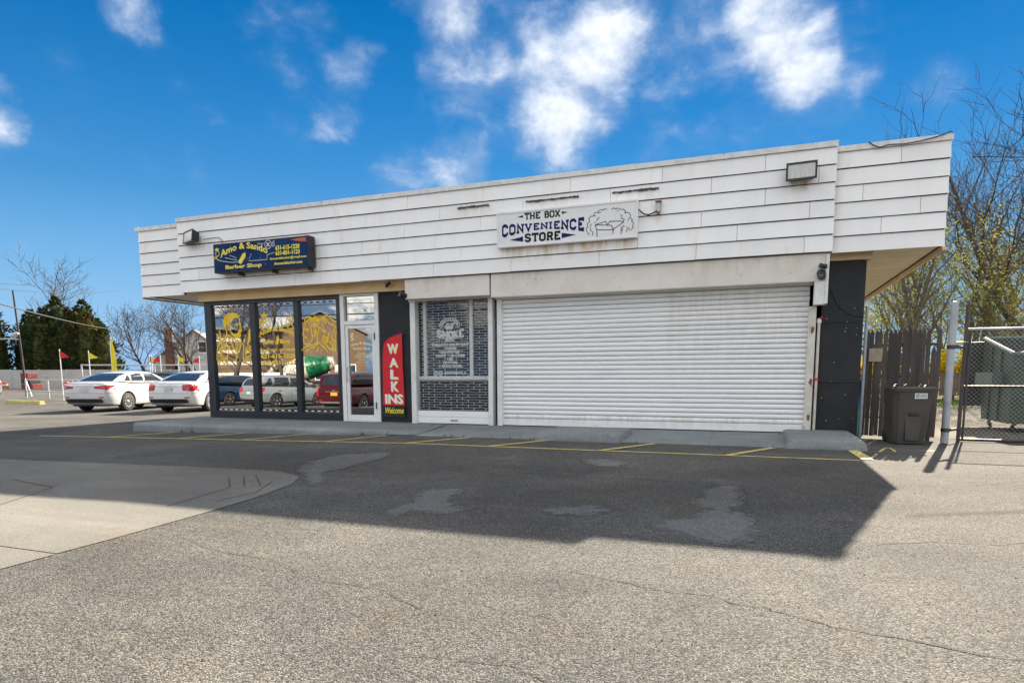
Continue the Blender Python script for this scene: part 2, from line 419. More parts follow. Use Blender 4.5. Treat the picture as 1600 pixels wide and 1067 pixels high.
# ------------------------------------------------------------------ mesh helpers
class MB:
    """collects faces and links them as one mesh object"""
    def __init__(s):
        s.v = []
        s.f = []
        s.mi = []

    def add(s, vs, fs, mi=0):
        o = len(s.v)
        s.v += [tuple(p) for p in vs]
        s.f += [tuple(i + o for i in f) for f in fs]
        s.mi += [mi] * len(fs)
        return s

    def box(s, a, b, mi=0, M=None):
        x0, y0, z0 = a
        x1, y1, z1 = b
        vs = [(x0, y0, z0), (x1, y0, z0), (x1, y1, z0), (x0, y1, z0), (x0, y0, z1), (x1, y0, z1), (x1, y1, z1), (x0, y1, z1)]
        if M is not None:
            vs = [M @ Vector(p) for p in vs]
        return s.add(vs, [(0, 3, 2, 1), (4, 5, 6, 7), (0, 1, 5, 4), (1, 2, 6, 5), (2, 3, 7, 6), (3, 0, 4, 7)], mi)

    def bbox(s, a, b, bev=.01, mi=0, M=None):
        """box with chamfered edges"""
        bm = bmesh.new()
        bmesh.ops.create_cube(bm, size=1)
        for v in bm.verts:
            v.co = Vector([(a[i] + b[i]) / 2 + v.co[i] * (b[i] - a[i]) for i in range(3)])
        bmesh.ops.bevel(bm, geom=list(bm.edges), offset=bev, segments=2, affect='EDGES', profile=.6)
        bm.verts.index_update()
        vs = [v.co.copy() for v in bm.verts]
        if M is not None:
            vs = [M @ p for p in vs]
        s.add(vs, [[v.index for v in f.verts] for f in bm.faces], mi)
        bm.free()
        return s

    def tube(s, pts, r, n=8, mi=0, cap=True):
        pts = [Vector(p) for p in pts]
        if not hasattr(r, '__len__'):
            r = [r] * len(pts)
        o = len(s.v)
        prev = None
        for i, p in enumerate(pts):
            t = (pts[min(i + 1, len(pts) - 1)] - pts[max(i - 1, 0)]).normalized()
            if prev is None:
                a = t.orthogonal().normalized()
            else:
                a = (prev - t * prev.dot(t))
                a = a.normalized() if a.length > 1e-6 else t.orthogonal().normalized()
            prev = a
            b = t.cross(a)
            for k in range(n):
                w = 2 * math.pi * k / n
                s.v.append(tuple(p + (a * math.cos(w) + b * math.sin(w)) * r[i]))
        for i in range(len(pts) - 1):
            for k in range(n):
                k2 = (k + 1) % n
                s.f.append((o + i * n + k, o + i * n + k2, o + (i + 1) * n + k2, o + (i + 1) * n + k))
                s.mi.append(mi)
        if cap:
            s.f.append(tuple(o + k for k in range(n))[::-1])
            e = o + (len(pts) - 1) * n
            s.f.append(tuple(e + k for k in range(n)))
            s.mi += [mi, mi]
        return s

    def lathe(s, prof, n=24, mi=0, M=None):
        """prof: (radius, height) along local z"""
        o = len(s.v)
        for rr, z in prof:
            for k in range(n):
                w = 2 * math.pi * k / n
                p = Vector((rr * math.cos(w), rr * math.sin(w), z))
                s.v.append(tuple(M @ p if M is not None else p))
        for i in range(len(prof) - 1):
            for k in range(n):
                k2 = (k + 1) % n
                s.f.append((o + i * n + k, o + i * n + k2, o + (i + 1) * n + k2, o + (i + 1) * n + k))
                s.mi.append(mi)
        s.f.append(tuple(o + k for k in range(n))[::-1])
        e = o + (len(prof) - 1) * n
        s.f.append(tuple(e + k for k in range(n)))
        s.mi += [mi, mi]
        return s

    def prism(s, poly, y0, y1, mi=0, axis='y', M=None):
        """polygon in (x, z) pushed from y0 to y1 (axis 'y'), in (y, z) for axis 'x', in (x, y) for axis 'z'"""
        n = len(poly)
        def P(a, b, c):
            p = {'y': (a, c, b), 'x': (c, a, b), 'z': (a, b, c)}[axis]
            return M @ Vector(p) if M is not None else p
        vs = [P(a, b, y0) for a, b in poly] + [P(a, b, y1) for a, b in poly]
        fs = [tuple(range(n)), tuple(range(n, 2 * n))[::-1]] + [(i, i + n, (i + 1) % n + n, (i + 1) % n) for i in range(n)]
        return s.add(vs, fs, mi)

    def stroke(s, pts, w, y, mi=0, closed=False):
        """flat line of width w on the plane y facing -y, points in (x, z)"""
        P = [Vector(p) for p in pts]
        if closed and (P[0] - P[-1]).length < 1e-6:
            P = P[:-1]
        n = len(P)
        L = []
        for i in range(n):
            a = P[(i - 1) % n] if (closed or i > 0) else None
            b = P[(i + 1) % n] if (closed or i < n - 1) else None
            d1 = (P[i] - a).normalized() if a is not None else None
            d2 = (b - P[i]).normalized() if b is not None else None
            if d1 is None:
                d1 = d2
            if d2 is None:
                d2 = d1
            t = (d1 + d2)
            t = t.normalized() if t.length > 1e-4 else d1
            nn = Vector((-t.y, t.x))
            c = max(.45, nn.dot(Vector((-d1.y, d1.x))))
            L.append((P[i] + nn * (w / 2 / c), P[i] - nn * (w / 2 / c)))
        o = len(s.v)
        for a, b in L:
            s.v += [(a.x, y, a.y), (b.x, y, b.y)]
        for i in range(n if closed else n - 1):
            j = (i + 1) % n
            s.f.append((o + 2 * i, o + 2 * i + 1, o + 2 * j + 1, o + 2 * j))
            s.mi.append(mi)
        return s

    def flat(s, poly, y, mi=0):
        """flat filled outline on the plane y, points in (x, z); front faces -y"""
        bm = bmesh.new()
        vs = [bm.verts.new((p[0], y, p[1])) for p in poly]
        f = bm.faces.new(vs)
        bmesh.ops.triangulate(bm, faces=[f])
        bm.verts.index_update()
        s.add([v.co.copy() for v in bm.verts], [[v.index for v in f.verts] for f in bm.faces], mi)
        bm.free()
        return s

    def mesh(s, name, mats):
        me = bpy.data.meshes.new(name)
        me.from_pydata(s.v, [], s.f)
        for q in (mats if isinstance(mats, (list, tuple)) else [mats]):
            me.materials.append(MATS[q])
        if any(s.mi):
            me.polygons.foreach_set('material_index', s.mi)
        me.update()
        return me

    def build(s, name, mats, parent=None, smooth=None, loc=None):
        me = s.mesh(name, mats)
        if smooth is not None:
            me.polygons.foreach_set('use_smooth', [True] * len(me.polygons))
            me.set_sharp_from_angle(angle=R(smooth))
        return link(name, me, parent, loc)


class LMB(MB):
    """lettering: every line of writing becomes a piece of its own"""
    def __init__(s):
        super().__init__()
        s.lines = []

    def cut(s):
        q = MB()
        q.v, q.f, q.mi = s.v, s.f, s.mi
        s.v, s.f, s.mi = [], [], []
        q.nm = 'emblem'
        s.lines.append(q)

    def build(s, name, mats, parent=None, smooth=None, loc=None):
        o = None
        for q in s.lines:
            o = MB.build(q, getattr(q, 'nm', name), mats, parent, smooth, loc)
        if s.f:
            o = MB.build(s, 'emblem', mats, parent, smooth, loc)
        return o


def link(name, me, parent=None, loc=None):
    o = bpy.data.objects.new(name, me)
    COL.objects.link(o)
    if parent is not None:
        o.parent = parent
    if loc is not None:
        o.location = loc
    return o


def tag(o, label=None, cat=None, group=None, kind=None):
    if label:
        o['label'] = label
    if cat:
        o['category'] = cat
    if group:
        o['group'] = group
    if kind:
        o['kind'] = kind
    return o


def empty(name, loc=(0, 0, 0), rz=0.0, label=None, cat=None, group=None, parent=None):
    o = bpy.data.objects.new(name, None)
    COL.objects.link(o)
    o.location = loc
    o.rotation_euler = (0, 0, rz)
    o.empty_display_size = .2
    if parent is not None:
        o.parent = parent
    return tag(o, label, cat, group)


def copy_tree(o, parent=None):
    c = o.copy()
    COL.objects.link(c)
    c.parent = parent
    for ch in list(o.children):
        copy_tree(ch, c)
    return c


_text_cache = {}


def text_geo(s, bold=0.0, shear=0.0):
    """outline of a word at size 1, origin left on the base line: (verts, faces, width)"""
    key = (s, bold, shear)
    if key not in _text_cache:
        cu = bpy.data.curves.new('lettering', 'FONT')
        cu.body = s
        cu.size = 1
        cu.offset = bold
        cu.shear = shear
        cu.resolution_u = 2
        ob = bpy.data.objects.new('lettering', cu)
        COL.objects.link(ob)
        dg = bpy.context.evaluated_depsgraph_get()
        me = bpy.data.meshes.new_from_object(ob.evaluated_get(dg))
        vs = [tuple(v.co)[:2] for v in me.vertices]
        fs = [tuple(p.vertices) for p in me.polygons]
        bpy.data.objects.remove(ob)
        bpy.data.curves.remove(cu)
        bpy.data.meshes.remove(me)
        x0 = min(v[0] for v in vs)
        x1 = max(v[0] for v in vs)
        z0 = min(v[1] for v in vs)
        z1 = max(v[1] for v in vs)
        _text_cache[key] = (vs, fs, x0, x1, z0, z1)
    return _text_cache[key]


def put_text(mb, s, x0, x1, z0, z1, y, mi=0, bold=0.0, arc=None, shear=0.0):
    """fit a word into the rectangle x0..x1, z0..z1 on the plane y; arc(t) lifts it along the width"""
    if isinstance(mb, LMB):
        mb.lines.append(MB())
        mb = mb.lines[-1]
    vs, fs, a, b, c, d = text_geo(s, bold, shear)
    out = []
    for vx, vz in vs:
        t = (vx - a) / (b - a)
        u = (vz - c) / (d - c)
        zz0, zz1 = (z0, z1) if arc is None else arc(t)
        out.append((x0 + t * (x1 - x0), y, zz0 + u * (zz1 - zz0)))
    mb.add(out, fs, mi)


# slab letters built from strokes (unit cell: width w, height 1)
def glyph(ch):
    C = .16
    G = {
        'T': (.62, [[(.31, 0), (.31, 1)], [(0, .76), (0, 1), (.62, 1), (.62, .76)]], [(.31, 0)]),
        'H': (.66, [[(.05, 0), (.05, 1)], [(.61, 0), (.61, 1)], [(.05, .5), (.61, .5)]], [(.05, 0), (.05, 1), (.61, 0), (.61, 1)]),
        'E': (.58, [[(.08, 0), (.08, 1)], [(.0, 1), (.56, 1), (.56, .78)], [(.08, .52), (.42, .52)], [(.0, 0), (.56, 0), (.56, .22)]], []),
        'B': (.62, [[(.08, 0), (.08, 1)], [(0, 1), (.44, 1), (.56, .88), (.56, .64), (.46, .53), (.08, .53)], [(.46, .53), (.60, .42), (.60, .14), (.46, 0), (0, 0)]], []),
        'O': (.6, [[(.0, C), (.0, 1 - C), (C, 1), (.6 - C, 1), (.6, 1 - C), (.6, C), (.6 - C, 0), (C, 0), (0, C)]], []),
        'X': (.64, [[(.04, 0), (.60, 1)], [(.04, 1), (.60, 0)]], [(.04, 0), (.60, 1), (.04, 1), (.60, 0)]),
        'C': (.58, [[(.58, .70), (.58, 1 - C), (.58 - C, 1), (C, 1), (0, 1 - C), (0, C), (C, 0), (.58 - C, 0), (.58, C), (.58, .30)]], []),
        'N': (.68, [[(.05, 0), (.05, 1), (.63, 0), (.63, 1)]], [(.05, 0), (.63, 1)]),
        'V': (.66, [[(.04, 1), (.33, 0), (.62, 1)]], [(.04, 1), (.62, 1)]),
        'I': (.2, [[(.1, 0), (.1, 1)]], [(.1, 0), (.1, 1)]),
        'S': (.58, [[(.56, .74), (.56, 1 - C), (.56 - C, 1), (C, 1), (0, 1 - C), (0, .66), (C, .54), (.56 - C, .46), (.56, .34), (.56, C), (.56 - C, 0), (C, 0), (0, C), (0, .27)]], []),
        'R': (.62, [[(.08, 0), (.08, 1)], [(0, 1), (.44, 1), (.58, .88), (.58, .62), (.46, .5), (.08, .5)], [(.38, .5), (.58, 0)]], [(.08, 0), (.58, 0)]),
        'M': (.8, [[(.05, 0), (.05, 1), (.40, .25), (.75, 1), (.75, 0)]], [(.05, 0), (.75, 0)]),
        'K': (.64, [[(.08, 0), (.08, 1)], [(.58, 1), (.08, .45)], [(.22, .58), (.60, 0)]], [(.08, 0), (.08, 1), (.60, 0), (.58, 1)]),
        'A': (.66, [[(.04, 0), (.33, 1), (.62, 0)], [(.16, .33), (.50, .33)]], [(.04, 0), (.62, 0)]),
        'L': (.54, [[(.08, 0), (.08, 1)], [(0, 0), (.52, 0), (.52, .24)]], [(.08, 1)]),
        'W': (.84, [[(.03, 1), (.23, 0), (.42, .72), (.61, 0), (.81, 1)]], [(.03, 1), (.81, 1)]),
        ' ': (.3, [], []),
    }
    return G[ch]


def slab(mb, s, x0, x1, y, zf, mi=0, thick=.15, gap=.2, serif=.26):
    """slab lettering; zf(t) gives the bottom and top of the line at t in 0..1"""
    if isinstance(mb, LMB):
        mb.lines.append(MB())
        mb = mb.lines[-1]
    W = sum(glyph(c)[0] + gap for c in s) - gap
    cur = 0.0
    lay = 0
    hw = (x1 - x0) / W
    for c in s:
        w, st, sf = glyph(c)
        for k, pl in enumerate(st + [[(p[0] - serif / 2, p[1]), (p[0] + serif / 2, p[1])] for p in sf]):
            sub = MB()
            h0, h1 = zf(.5)
            H = h1 - h0
            closed = len(pl) > 3 and pl[0] == pl[-1]
            asp = H / hw
            pl2 = [(p[0], thick * .5 / 1 + p[1] * (1 - thick)) for p in pl]
            # work in a cell with equal units so strokes keep their width
            sub.stroke([(p[0], p[1] * asp) for p in pl2], thick * asp * (1.0 if k < len(st) else .85), 0, 0, closed)
            vs = []
            for vx, _, vz in sub.v:
                X = cur + vx
                a, b = zf(X / W)
                vs.append((x0 + X * hw, y - .0004 * (lay % 5), a + (vz / asp) * (b - a)))
            mb.add(vs, sub.f, mi)
            lay += 1
        cur += w + gap


def gz(x, y):
    """height of the lot: it falls a little to the left and towards the street behind the camera"""
    a = 0.0 if x > -5 else -.2 * min(1.0, (-5 - x) / 13)
    ss = lambda t: (lambda u: u * u * (3 - 2 * u))(min(1, max(0, t)))
    return a - .42 * ss((-8 - y) / 7) * ss((-9 - x) / 6)


def sheet(name, poly, dz, matname, cell=1.0):
    """flat marking or slab surface that follows the lot"""
    bm = bmesh.new()
    f = bm.faces.new([bm.verts.new((p[0], p[1], 0)) for p in poly])
    xs = [p[0] for p in poly]
    if min(xs) < -5:
        x = -5.0
        while x > min(xs):
            bmesh.ops.bisect_plane(bm, geom=bm.verts[:] + bm.edges[:] + bm.faces[:], plane_co=(x, 0, 0), plane_no=(1, 0, 0))
            x -= 1.0
    bmesh.ops.triangulate(bm, faces=bm.faces[:])
    for v in bm.verts:
        v.co.z = gz(v.co.x, v.co.y) + dz
    bmesh.ops.recalc_face_normals(bm, faces=bm.faces[:])
    if sum(f.normal.z for f in bm.faces) < 0:
        bmesh.ops.reverse_faces(bm, faces=bm.faces[:])
    me = bpy.data.meshes.new(name)
    bm.to_mesh(me)
    bm.free()
    me.materials.append(MATS[matname])
    return link(name, me)


def ragged_sheet(name, poly, dz, matname, grow_=.14):
    """worn patch: its material frays from the inside (edge = 1) to the rim (edge = 0)"""
    P = [Vector(p) for p in poly]
    c = sum(P, Vector((0, 0))) / len(P)
    bm = bmesh.new()
    lay = bm.verts.layers.float.new('edge')
    x0, x1 = min(p.x for p in P) - grow_, max(p.x for p in P) + grow_
    y0, y1 = min(p.y for p in P) - grow_, max(p.y for p in P) + grow_
    nx, ny = int((x1 - x0) / .045) + 1, int((y1 - y0) / .045) + 1

    def sd(p):
        inside = False
        best = 9.0
        n = len(P)
        for i in range(n):
            a, b = P[i], P[(i + 1) % n]
            if (a.y > p.y) != (b.y > p.y) and p.x < (b.x - a.x) * (p.y - a.y) / (b.y - a.y) + a.x:
                inside = not inside
            t = max(0, min(1, (p - a).dot(b - a) / (b - a).length_squared))
            best = min(best, (p - a.lerp(b, t)).length)
        return best if inside else -best
    grid = {}
    for j in range(ny + 1):
        for i in range(nx + 1):
            p = Vector((x0 + (x1 - x0) * i / nx, y0 + (y1 - y0) * j / ny))
            d = sd(p)
            if d > -grow_:
                v = bm.verts.new((p.x, p.y, gz(p.x, p.y) + dz))
                v[lay] = max(0, min(1, .5 + d / grow_ * .55))
                grid[i, j] = v
    for j in range(ny):
        for i in range(nx):
            k = [(i, j), (i + 1, j), (i + 1, j + 1), (i, j + 1)]
            if all(q in grid for q in k):
                bm.faces.new([grid[q] for q in k])
    me = bpy.data.meshes.new(name)
    bm.to_mesh(me)
    bm.free()
    me.materials.append(MATS[matname])
    return link(name, me)

# ================================================================== SETTING
rnd = random.Random(7)
xs = [-700, -300, -150, -90, -60, -40, -30, -24, -20] + [-18 + .5 * i for i in range(27)] + [-3, 0, 3, 6, 12, 25, 50, 100, 200, 400, 700]
ys = [-700, -300, -150, -90, -50, -30, -22, -18] + [-16 + .5 * i for i in range(19)] + [-4, 0, 4, 10, 20, 40, 80, 160, 320, 700]
me = bpy.data.meshes.new('asphalt_lot')
me.from_pydata([(x, y, gz(x, y)) for y in ys for x in xs], [],
               [(j * len(xs) + i, j * len(xs) + i + 1, (j + 1) * len(xs) + i + 1, (j + 1) * len(xs) + i) for j in range(len(ys) - 1) for i in range(len(xs) - 1)])
me.materials.append(MATS['asphalt'])
me.polygons.foreach_set('use_smooth', [True] * len(me.polygons))
tag(link('asphalt_lot', me), 'worn asphalt parking lot with loose stone in its surface', kind='structure')

pad = empty('concrete_pad')
tag(pad, 'pale concrete slabs let into the asphalt at left', kind='structure')
EDGE = [(-14.0, -6.0), (-8.24, -5.93), (-6.77, -5.92), (-5.58, -5.92), (-4.88, -5.98), (-4.45, -6.2), (-4.22, -6.6), (-4.05, -7.3), (-3.98, -7.9), (-3.92, -8.73)]
for nm, pl in (('slab', EDGE[:] + [(-3.91, -9.095), (-14.0, -9.095)]), ('slab', [(-3.9, -9.107), (-3.88, -9.9), (-3.86, -11.6), (-14.0, -11.6), (-14.0, -9.107)])):
    s_ = sheet(nm, pl[::-1], .005, 'concrete_pad')
    s_.parent = pad
for pl in ([(-5.13, -6.48), (-4.65, -6.96), (-4.46, -7.83)], [(-5.05, -6.36), (-4.57, -6.86)], [(-4.99, -6.25), (-4.42, -6.81)], [(-4.5, -6.55), (-4.22, -7.09), (-4.25, -7.54)],
           [(-7.4, -7.2), (-6.4, -7.45), (-5.9, -8.23), (-5.76, -8.9)]):
    mb = MB()
    for i in range(len(pl) - 1):
        a, b = Vector(pl[i]), Vector(pl[i + 1])
        n = Vector((-(b - a).y, (b - a).x)).normalized() * .0045
        q = [a + n, a - n, b - n, b + n]
        mb.add([(p.x, p.y, gz(p.x, p.y) + .0085) for p in q], [(0, 1, 2, 3)])
    o = mb.build('joint', 'crack', pad)

PATCHES = [[(-0.41, -5.59), (-0.3, -5.26), (-0.07, -5.23), (-0.03, -6.25), (-0.11, -6.45), (0.05, -6.65), (0.08, -7.01), (0.03, -7.34), (-0.08, -7.53), (-0.32, -7.47), (-0.46, -7.33), (-0.64, -7.18), (-0.62, -6.99), (-0.42, -6.82), (-0.3, -6.46), (-0.49, -6.3), (-0.4, -6.01)],
 [(-2.86, -6.44), (-2.49, -6.24), (-2.37, -6.9), (-2.06, -7.07), (-2.15, -7.34), (-2.48, -7.34), (-2.51, -7.63), (-2.7, -7.37), (-2.67, -7.01)],
 [(-5.16, -5.12), (-5.18, -4.46), (-4.64, -3.97), (-4.41, -4.61), (-4.39, -5.22), (-4.36, -5.94), (-4.07, -6.2), (-3.95, -6.64), (-4.16, -6.5), (-4.37, -6.2), (-4.78, -5.86)],
 [(-1.97, -3.98), (-1.67, -3.74), (-1.36, -4.04), (-1.42, -4.43), (-1.72, -4.41)],
 [(-1.55, -6.9), (-1.2, -6.6), (-.98, -6.75), (-1.15, -7.0), (-1.4, -7.08)]]


def jag(poly, amp, step, seed):
    r_ = random.Random(seed)
    out = []
    for i in range(len(poly)):
        a, b = Vector(poly[i]), Vector(poly[(i + 1) % len(poly)])
        n = max(1, int((b - a).length / step))
        for k in range(n):
            p = a.lerp(b, k / n)
            out.append((p.x + r_.uniform(-amp, amp), p.y + r_.uniform(-amp, amp)))
    return out


for i, pl in enumerate(PATCHES):
    tag(ragged_sheet('asphalt_patch', pl, .004, 'asphalt_patch_a', .13 if i else .16), kind='structure')

crack = empty('pavement_crack')
tag(crack, 'thin crack running across the sunlit asphalt', kind='structure')
for base, w in (([(-1.0, -8.36), (-0.84, -8.39), (-0.67, -8.44), (-0.5, -8.49), (-0.35, -8.53), (-0.19, -8.51), (-0.04, -8.59), (0.1, -8.6), (0.23, -8.68), (0.35, -8.73), (0.42, -8.76), (.62, -8.78), (.9, -8.86), (1.25, -8.84)], .005),
                ([(.75, -7.2), (1.1, -7.0), (1.5, -6.95), (1.9, -6.6), (2.3, -6.5), (2.7, -6.1)], .006), ([(-3.6, -8.5), (-3.1, -8.7), (-2.6, -8.75), (-2.2, -8.95), (-1.7, -9.0), (-1.3, -9.2)], .003), ([(1.5, -4.6), (2.0, -4.5), (2.5, -4.1), (3.1, -4.0)], .005), ([(-1.2, -9.6), (-.8, -9.55), (-.5, -9.7), (-.1, -9.65)], .004)):
    mb = MB()
    pts = []
    for a, b in zip(base, base[1:]):
        for k in range(5):
            t = k / 5
            pts.append(Vector((a[0] + (b[0] - a[0]) * t + rnd.gauss(0, .006), a[1] + (b[1] - a[1]) * t + rnd.gauss(0, .006))))
    vs, fs = [], []
    for i, p in enumerate(pts):
        d = (pts[min(i + 1, len(pts) - 1)] - pts[max(i - 1, 0)]).normalized()
        ww = w * rnd.uniform(.3, 1.0)
        vs += [(p.x - d.y * ww, p.y + d.x * ww, .004), (p.x + d.y * ww, p.y - d.x * ww, .004)]
        if i:
            fs.append((2 * i - 2, 2 * i - 1, 2 * i + 1, 2 * i))
    mb.add(vs, fs)
    mb.build('crack_line', 'crack', crack)


def strip(name, a, b, w, matname='yellow_paint', dz=.008):
    a, b = Vector(a), Vector(b)
    d = (b - a).normalized()
    n = Vector((-d.y, d.x)) * (w / 2)
    L = (b - a).length
    k = max(2, int(L / .12))
    r_ = random.Random(int(a.x * 100))
    lo = [a.lerp(b, i / k) - n * r_.uniform(.86, 1.0) for i in range(k + 1)]
    hi = [a.lerp(b, i / k) + n * r_.uniform(.86, 1.0) for i in range(k + 1)]
    vs = [(p.x, p.y, gz(p.x, p.y) + dz) for p in lo] + [(p.x, p.y, gz(p.x, p.y) + dz) for p in hi]
    return MB().add(vs, [(i, i + 1, k + 2 + i, k + 1 + i) for i in range(k)]).build(name, matname)


bays = empty('parking_marking')
tag(bays, 'faded yellow line and slanted bay lines painted along the shop front', kind='structure')
o = strip('long_line', (-13.4, -3.0), (1.25, -2.93), .085, dz=.007)
o.parent = bays
for x in (-11.5, -9.75, -8.25, -6.55, -5.05, -3.65, -1.98, -.30):
    o = strip('bay_line', (x, -2.97), (x + (.60 if x > -6 else .45), -1.84), .10, dz=.0095)
    o.parent = bays
o = strip('bay_line', (1.345, -2.86), (1.31, -1.66), .15, dz=.0095)
o.parent = bays
mark = empty('survey_mark')
tag(mark, 'yellow spray-paint scrawl on the ground by the brown bin', kind='structure')
for pl in ([(1.62, -1.93), (1.75, -1.49), (1.83, -1.32), (1.84, -1.6), (1.82, -1.86)], [(2.1, -1.62), (2.35, -1.55)]):
    for a, b in zip(pl, pl[1:]):
        o = strip('stroke', a, b, .04)
        o.parent = mark

# ---- sidewalk and driveway apron in front of the shop
walk = empty('sidewalk')
tag(walk, 'grey concrete sidewalk with dropped apron along the shop front', kind='structure')
brk = [-12.38, -10.75, -8.2, -6.12]
for a, b in zip(brk, brk[1:]):
    mb = MB()
    left = a == brk[0]
    x0 = a + (.006 if not left else 0)
    n = 6
    for i in range(1):
        prof = [(-.02, -.4), (-1.60, -.4)]
    # section in (y, z): back, front lip rounded, front face
    sec = [(.3, .08), (-1.66, .072), (-1.70, .066), (-1.735, .045), (-1.75, .01), (-1.76, -.35), (.3, -.35)]
    vs = []
    for xx in (x0, b):
        for y, z in sec:
            dx = -.10 * max(0, min(1, (y + 1.75) / 2.0)) if (left and xx == x0) else 0
            vs.append((xx + dx, y, z))
    k = len(sec)
    fs = [(i, (i + 1) % k, k + (i + 1) % k, k + i) for i in range(k)] + [tuple(range(k))[::-1], tuple(range(k, 2 * k))]
    mb.add(vs, fs).build('slab', 'sidewalk', walk)
ab = [-6.11, -5.0, -3.36, -1.92, -.6, .42, 1.02]
for a, b in zip(ab, ab[1:]):
    mb = MB()
    mb.add([(a + .004, .3, .08), (a + .004, -1.72, .012), (a + .004, -1.78, -.1), (a + .004, .3, -.1), (b, .3, .08), (b, -1.72, .012), (b, -1.78, -.1), (b, .3, -.1)],
           [(0, 1, 5, 4), (1, 2, 6, 5), (2, 3, 7, 6), (3, 0, 4, 7), (0, 3, 2, 1), (4, 5, 6, 7)])
    mb.build('apron_slab', 'sidewalk', walk)
# flare where the raised walk drops to the apron
MB().add([(-6.11, -1.76, .0), (-6.11, -1.70, .07), (-6.11, -.2, .083), (-5.55, -1.74, .017), (-5.7, -.2, .081), (-6.11, -1.0, .078), (-5.6, -1.0, .045)],
         [(0, 3, 1), (1, 3, 6, 5), (5, 6, 4, 2)]).build('flare', 'sidewalk', walk)


def island(x0, x1, y0, y1, h):
    bm = bmesh.new()
    bmesh.ops.create_cube(bm, size=1)
    for v in bm.verts:
        lo = v.co.z < 0
        ex = .06 if lo else 0
        v.co = Vector(((x0 - ex) if v.co.x < 0 else (x1 + ex), (y0 - ex) if v.co.y < 0 else y1, -.06 if lo else (h if v.co.y < 0 else h + .012)))
    bmesh.ops.bevel(bm, geom=[e for e in bm.edges if max(v.co.z for v in e.verts) > 0], offset=.055, segments=3, affect='EDGES', profile=.6)
    bmesh.ops.subdivide_edges(bm, edges=bm.edges[:], cuts=1)
    for v in bm.verts:
        v.co += Vector((rnd.gauss(0, .004), rnd.gauss(0, .004), rnd.gauss(0, .002)))
    me = bpy.data.meshes.new('kerb_block')
    bm.to_mesh(me)
    bm.free()
    me.materials.append(MATS['sidewalk'])
    me.polygons.foreach_set('use_smooth', [True] * len(me.polygons))
    return link('kerb_block', me, walk)


island(-3.27, -1.95, -1.83, -.62, .125)
island(.50, 1.47, -1.78, -.12, .13)

# weeds and grit in the joint between kerb and asphalt
r_ = random.Random(12)
mb = MB()
for k in range(46):
    x = r_.choice([r_.uniform(-12.2, -6.2), r_.uniform(-6.2, 1.5)])
    if r_.random() < .35:
        x = r_.choice([-10.75, -8.2, -6.6, -3.3, 1.4]) + r_.gauss(0, .05)
    y = -1.79 + r_.uniform(-.02, .02)
    z = gz(x, y)
    for q in range(r_.randint(2, 6)):
        a = r_.uniform(0, 6.28)
        h = r_.uniform(.02, .075)
        dx, dy = .5 * h * math.cos(a), .5 * h * math.sin(a)
        w = .006
        mb.add([(x - w, y, z), (x + w, y, z), (x + dx, y + dy, z + h)], [(0, 1, 2)])
tag(mb.build('kerb_weeds', 'grass_blade'), 'small weeds in the joint along the kerb', 'weeds', kind='stuff')
grit = MB()
for k in range(700):
    x, y = r_.uniform(-4, 3.2), r_.uniform(-10.2, -2)
    if r_.random() < .25:
        x, y = r_.uniform(-12, 1.4), -1.80 - abs(r_.gauss(0, .05))
    s = r_.uniform(.002, .007)
    z = gz(x, y)
    a = r_.uniform(0, 6.28)
    c_, s_ = math.cos(a) * s, math.sin(a) * s
    grit.add([(x - c_, y - s_, z), (x + s_, y - c_, z), (x + c_, y + s_, z), (x - s_, y + c_, z), (x, y, z + s)], [(0, 1, 4), (1, 2, 4), (2, 3, 4), (3, 0, 4)])
tag(grit.build('loose_grit', 'gravel'), 'loose grit scattered over the asphalt', 'grit', kind='stuff')

# ground behind the gate
tag(sheet('gravel_yard', jag([(3.1, .35), (20, .2), (24, 11.5), (2.2, 11.0), (2.0, .6)], .12, .5, 3), .004, 'gravel'), kind='structure')
tag(sheet('grass_verge', jag([(1.8, 11.2), (26, 11.0), (60, 60), (-12, 60), (-10, 13)], .2, .9, 5), .008, 'grass'), kind='structure')

# ================================================================== SHOP BUILDING
shop = empty('shop_building', (-5.5, 0, 0), 0, 'low white-sided shop building with roller shutter and barber shop front', 'building')


def part(mb, name, mats, parent=None, **k):
    o = mb.build(name, mats, parent or shop, **k)
    p = parent or shop
    # parts are modelled in world coordinates
    off = Vector((0, 0, 0))
    q = p
    while q is not None:
        off += q.location
        q = q.parent
    o.location = -off
    return o


XL, XR = -12.0, 1.57
DEP = 8.6
# walls
part(MB().box((XL, .12, -.3), (XL + .2, DEP, 3.0)), 'wall', 'brick_side')
part(MB().box((XR - .2, .26, -.3), (XR, DEP, 3.0)), 'wall', 'brick_side')
part(MB().box((XL, DEP, -.3), (XR, DEP + .2, 3.0)), 'wall', 'brick_side')
for (a, b, z1) in ((-7.32, -6.53, 2.80), (.99, 1.60, 2.83)):
    mb = MB()
    zs = [-.1, .90, 1.86, z1]
    for z0, z2 in zip(zs, zs[1:]):
        mb.bbox((a, 0, z0 + .004), (b, .26, z2 - .004), .004)
    mb.box((a + .01, .012, -.1), (b - .01, .25, z1 - .01))
    part(mb, 'wall_pier', 'black_wall')
for k in range(15):        # pale chips and drips on the right-hand pier
    x, z = rnd.uniform(1.05, 1.56), rnd.uniform(.2, 2.6)
    s = rnd.uniform(.002, .006)
    mb = MB().add([(x - s, -.0015, z - s), (x + s, -.0015, z - s * .6), (x + s * .7, -.0015, z + s * 1.5), (x - s * .8, -.0015, z + s)], [(0, 1, 2, 3)])
    part(mb, 'paint_chip', 'white_print')
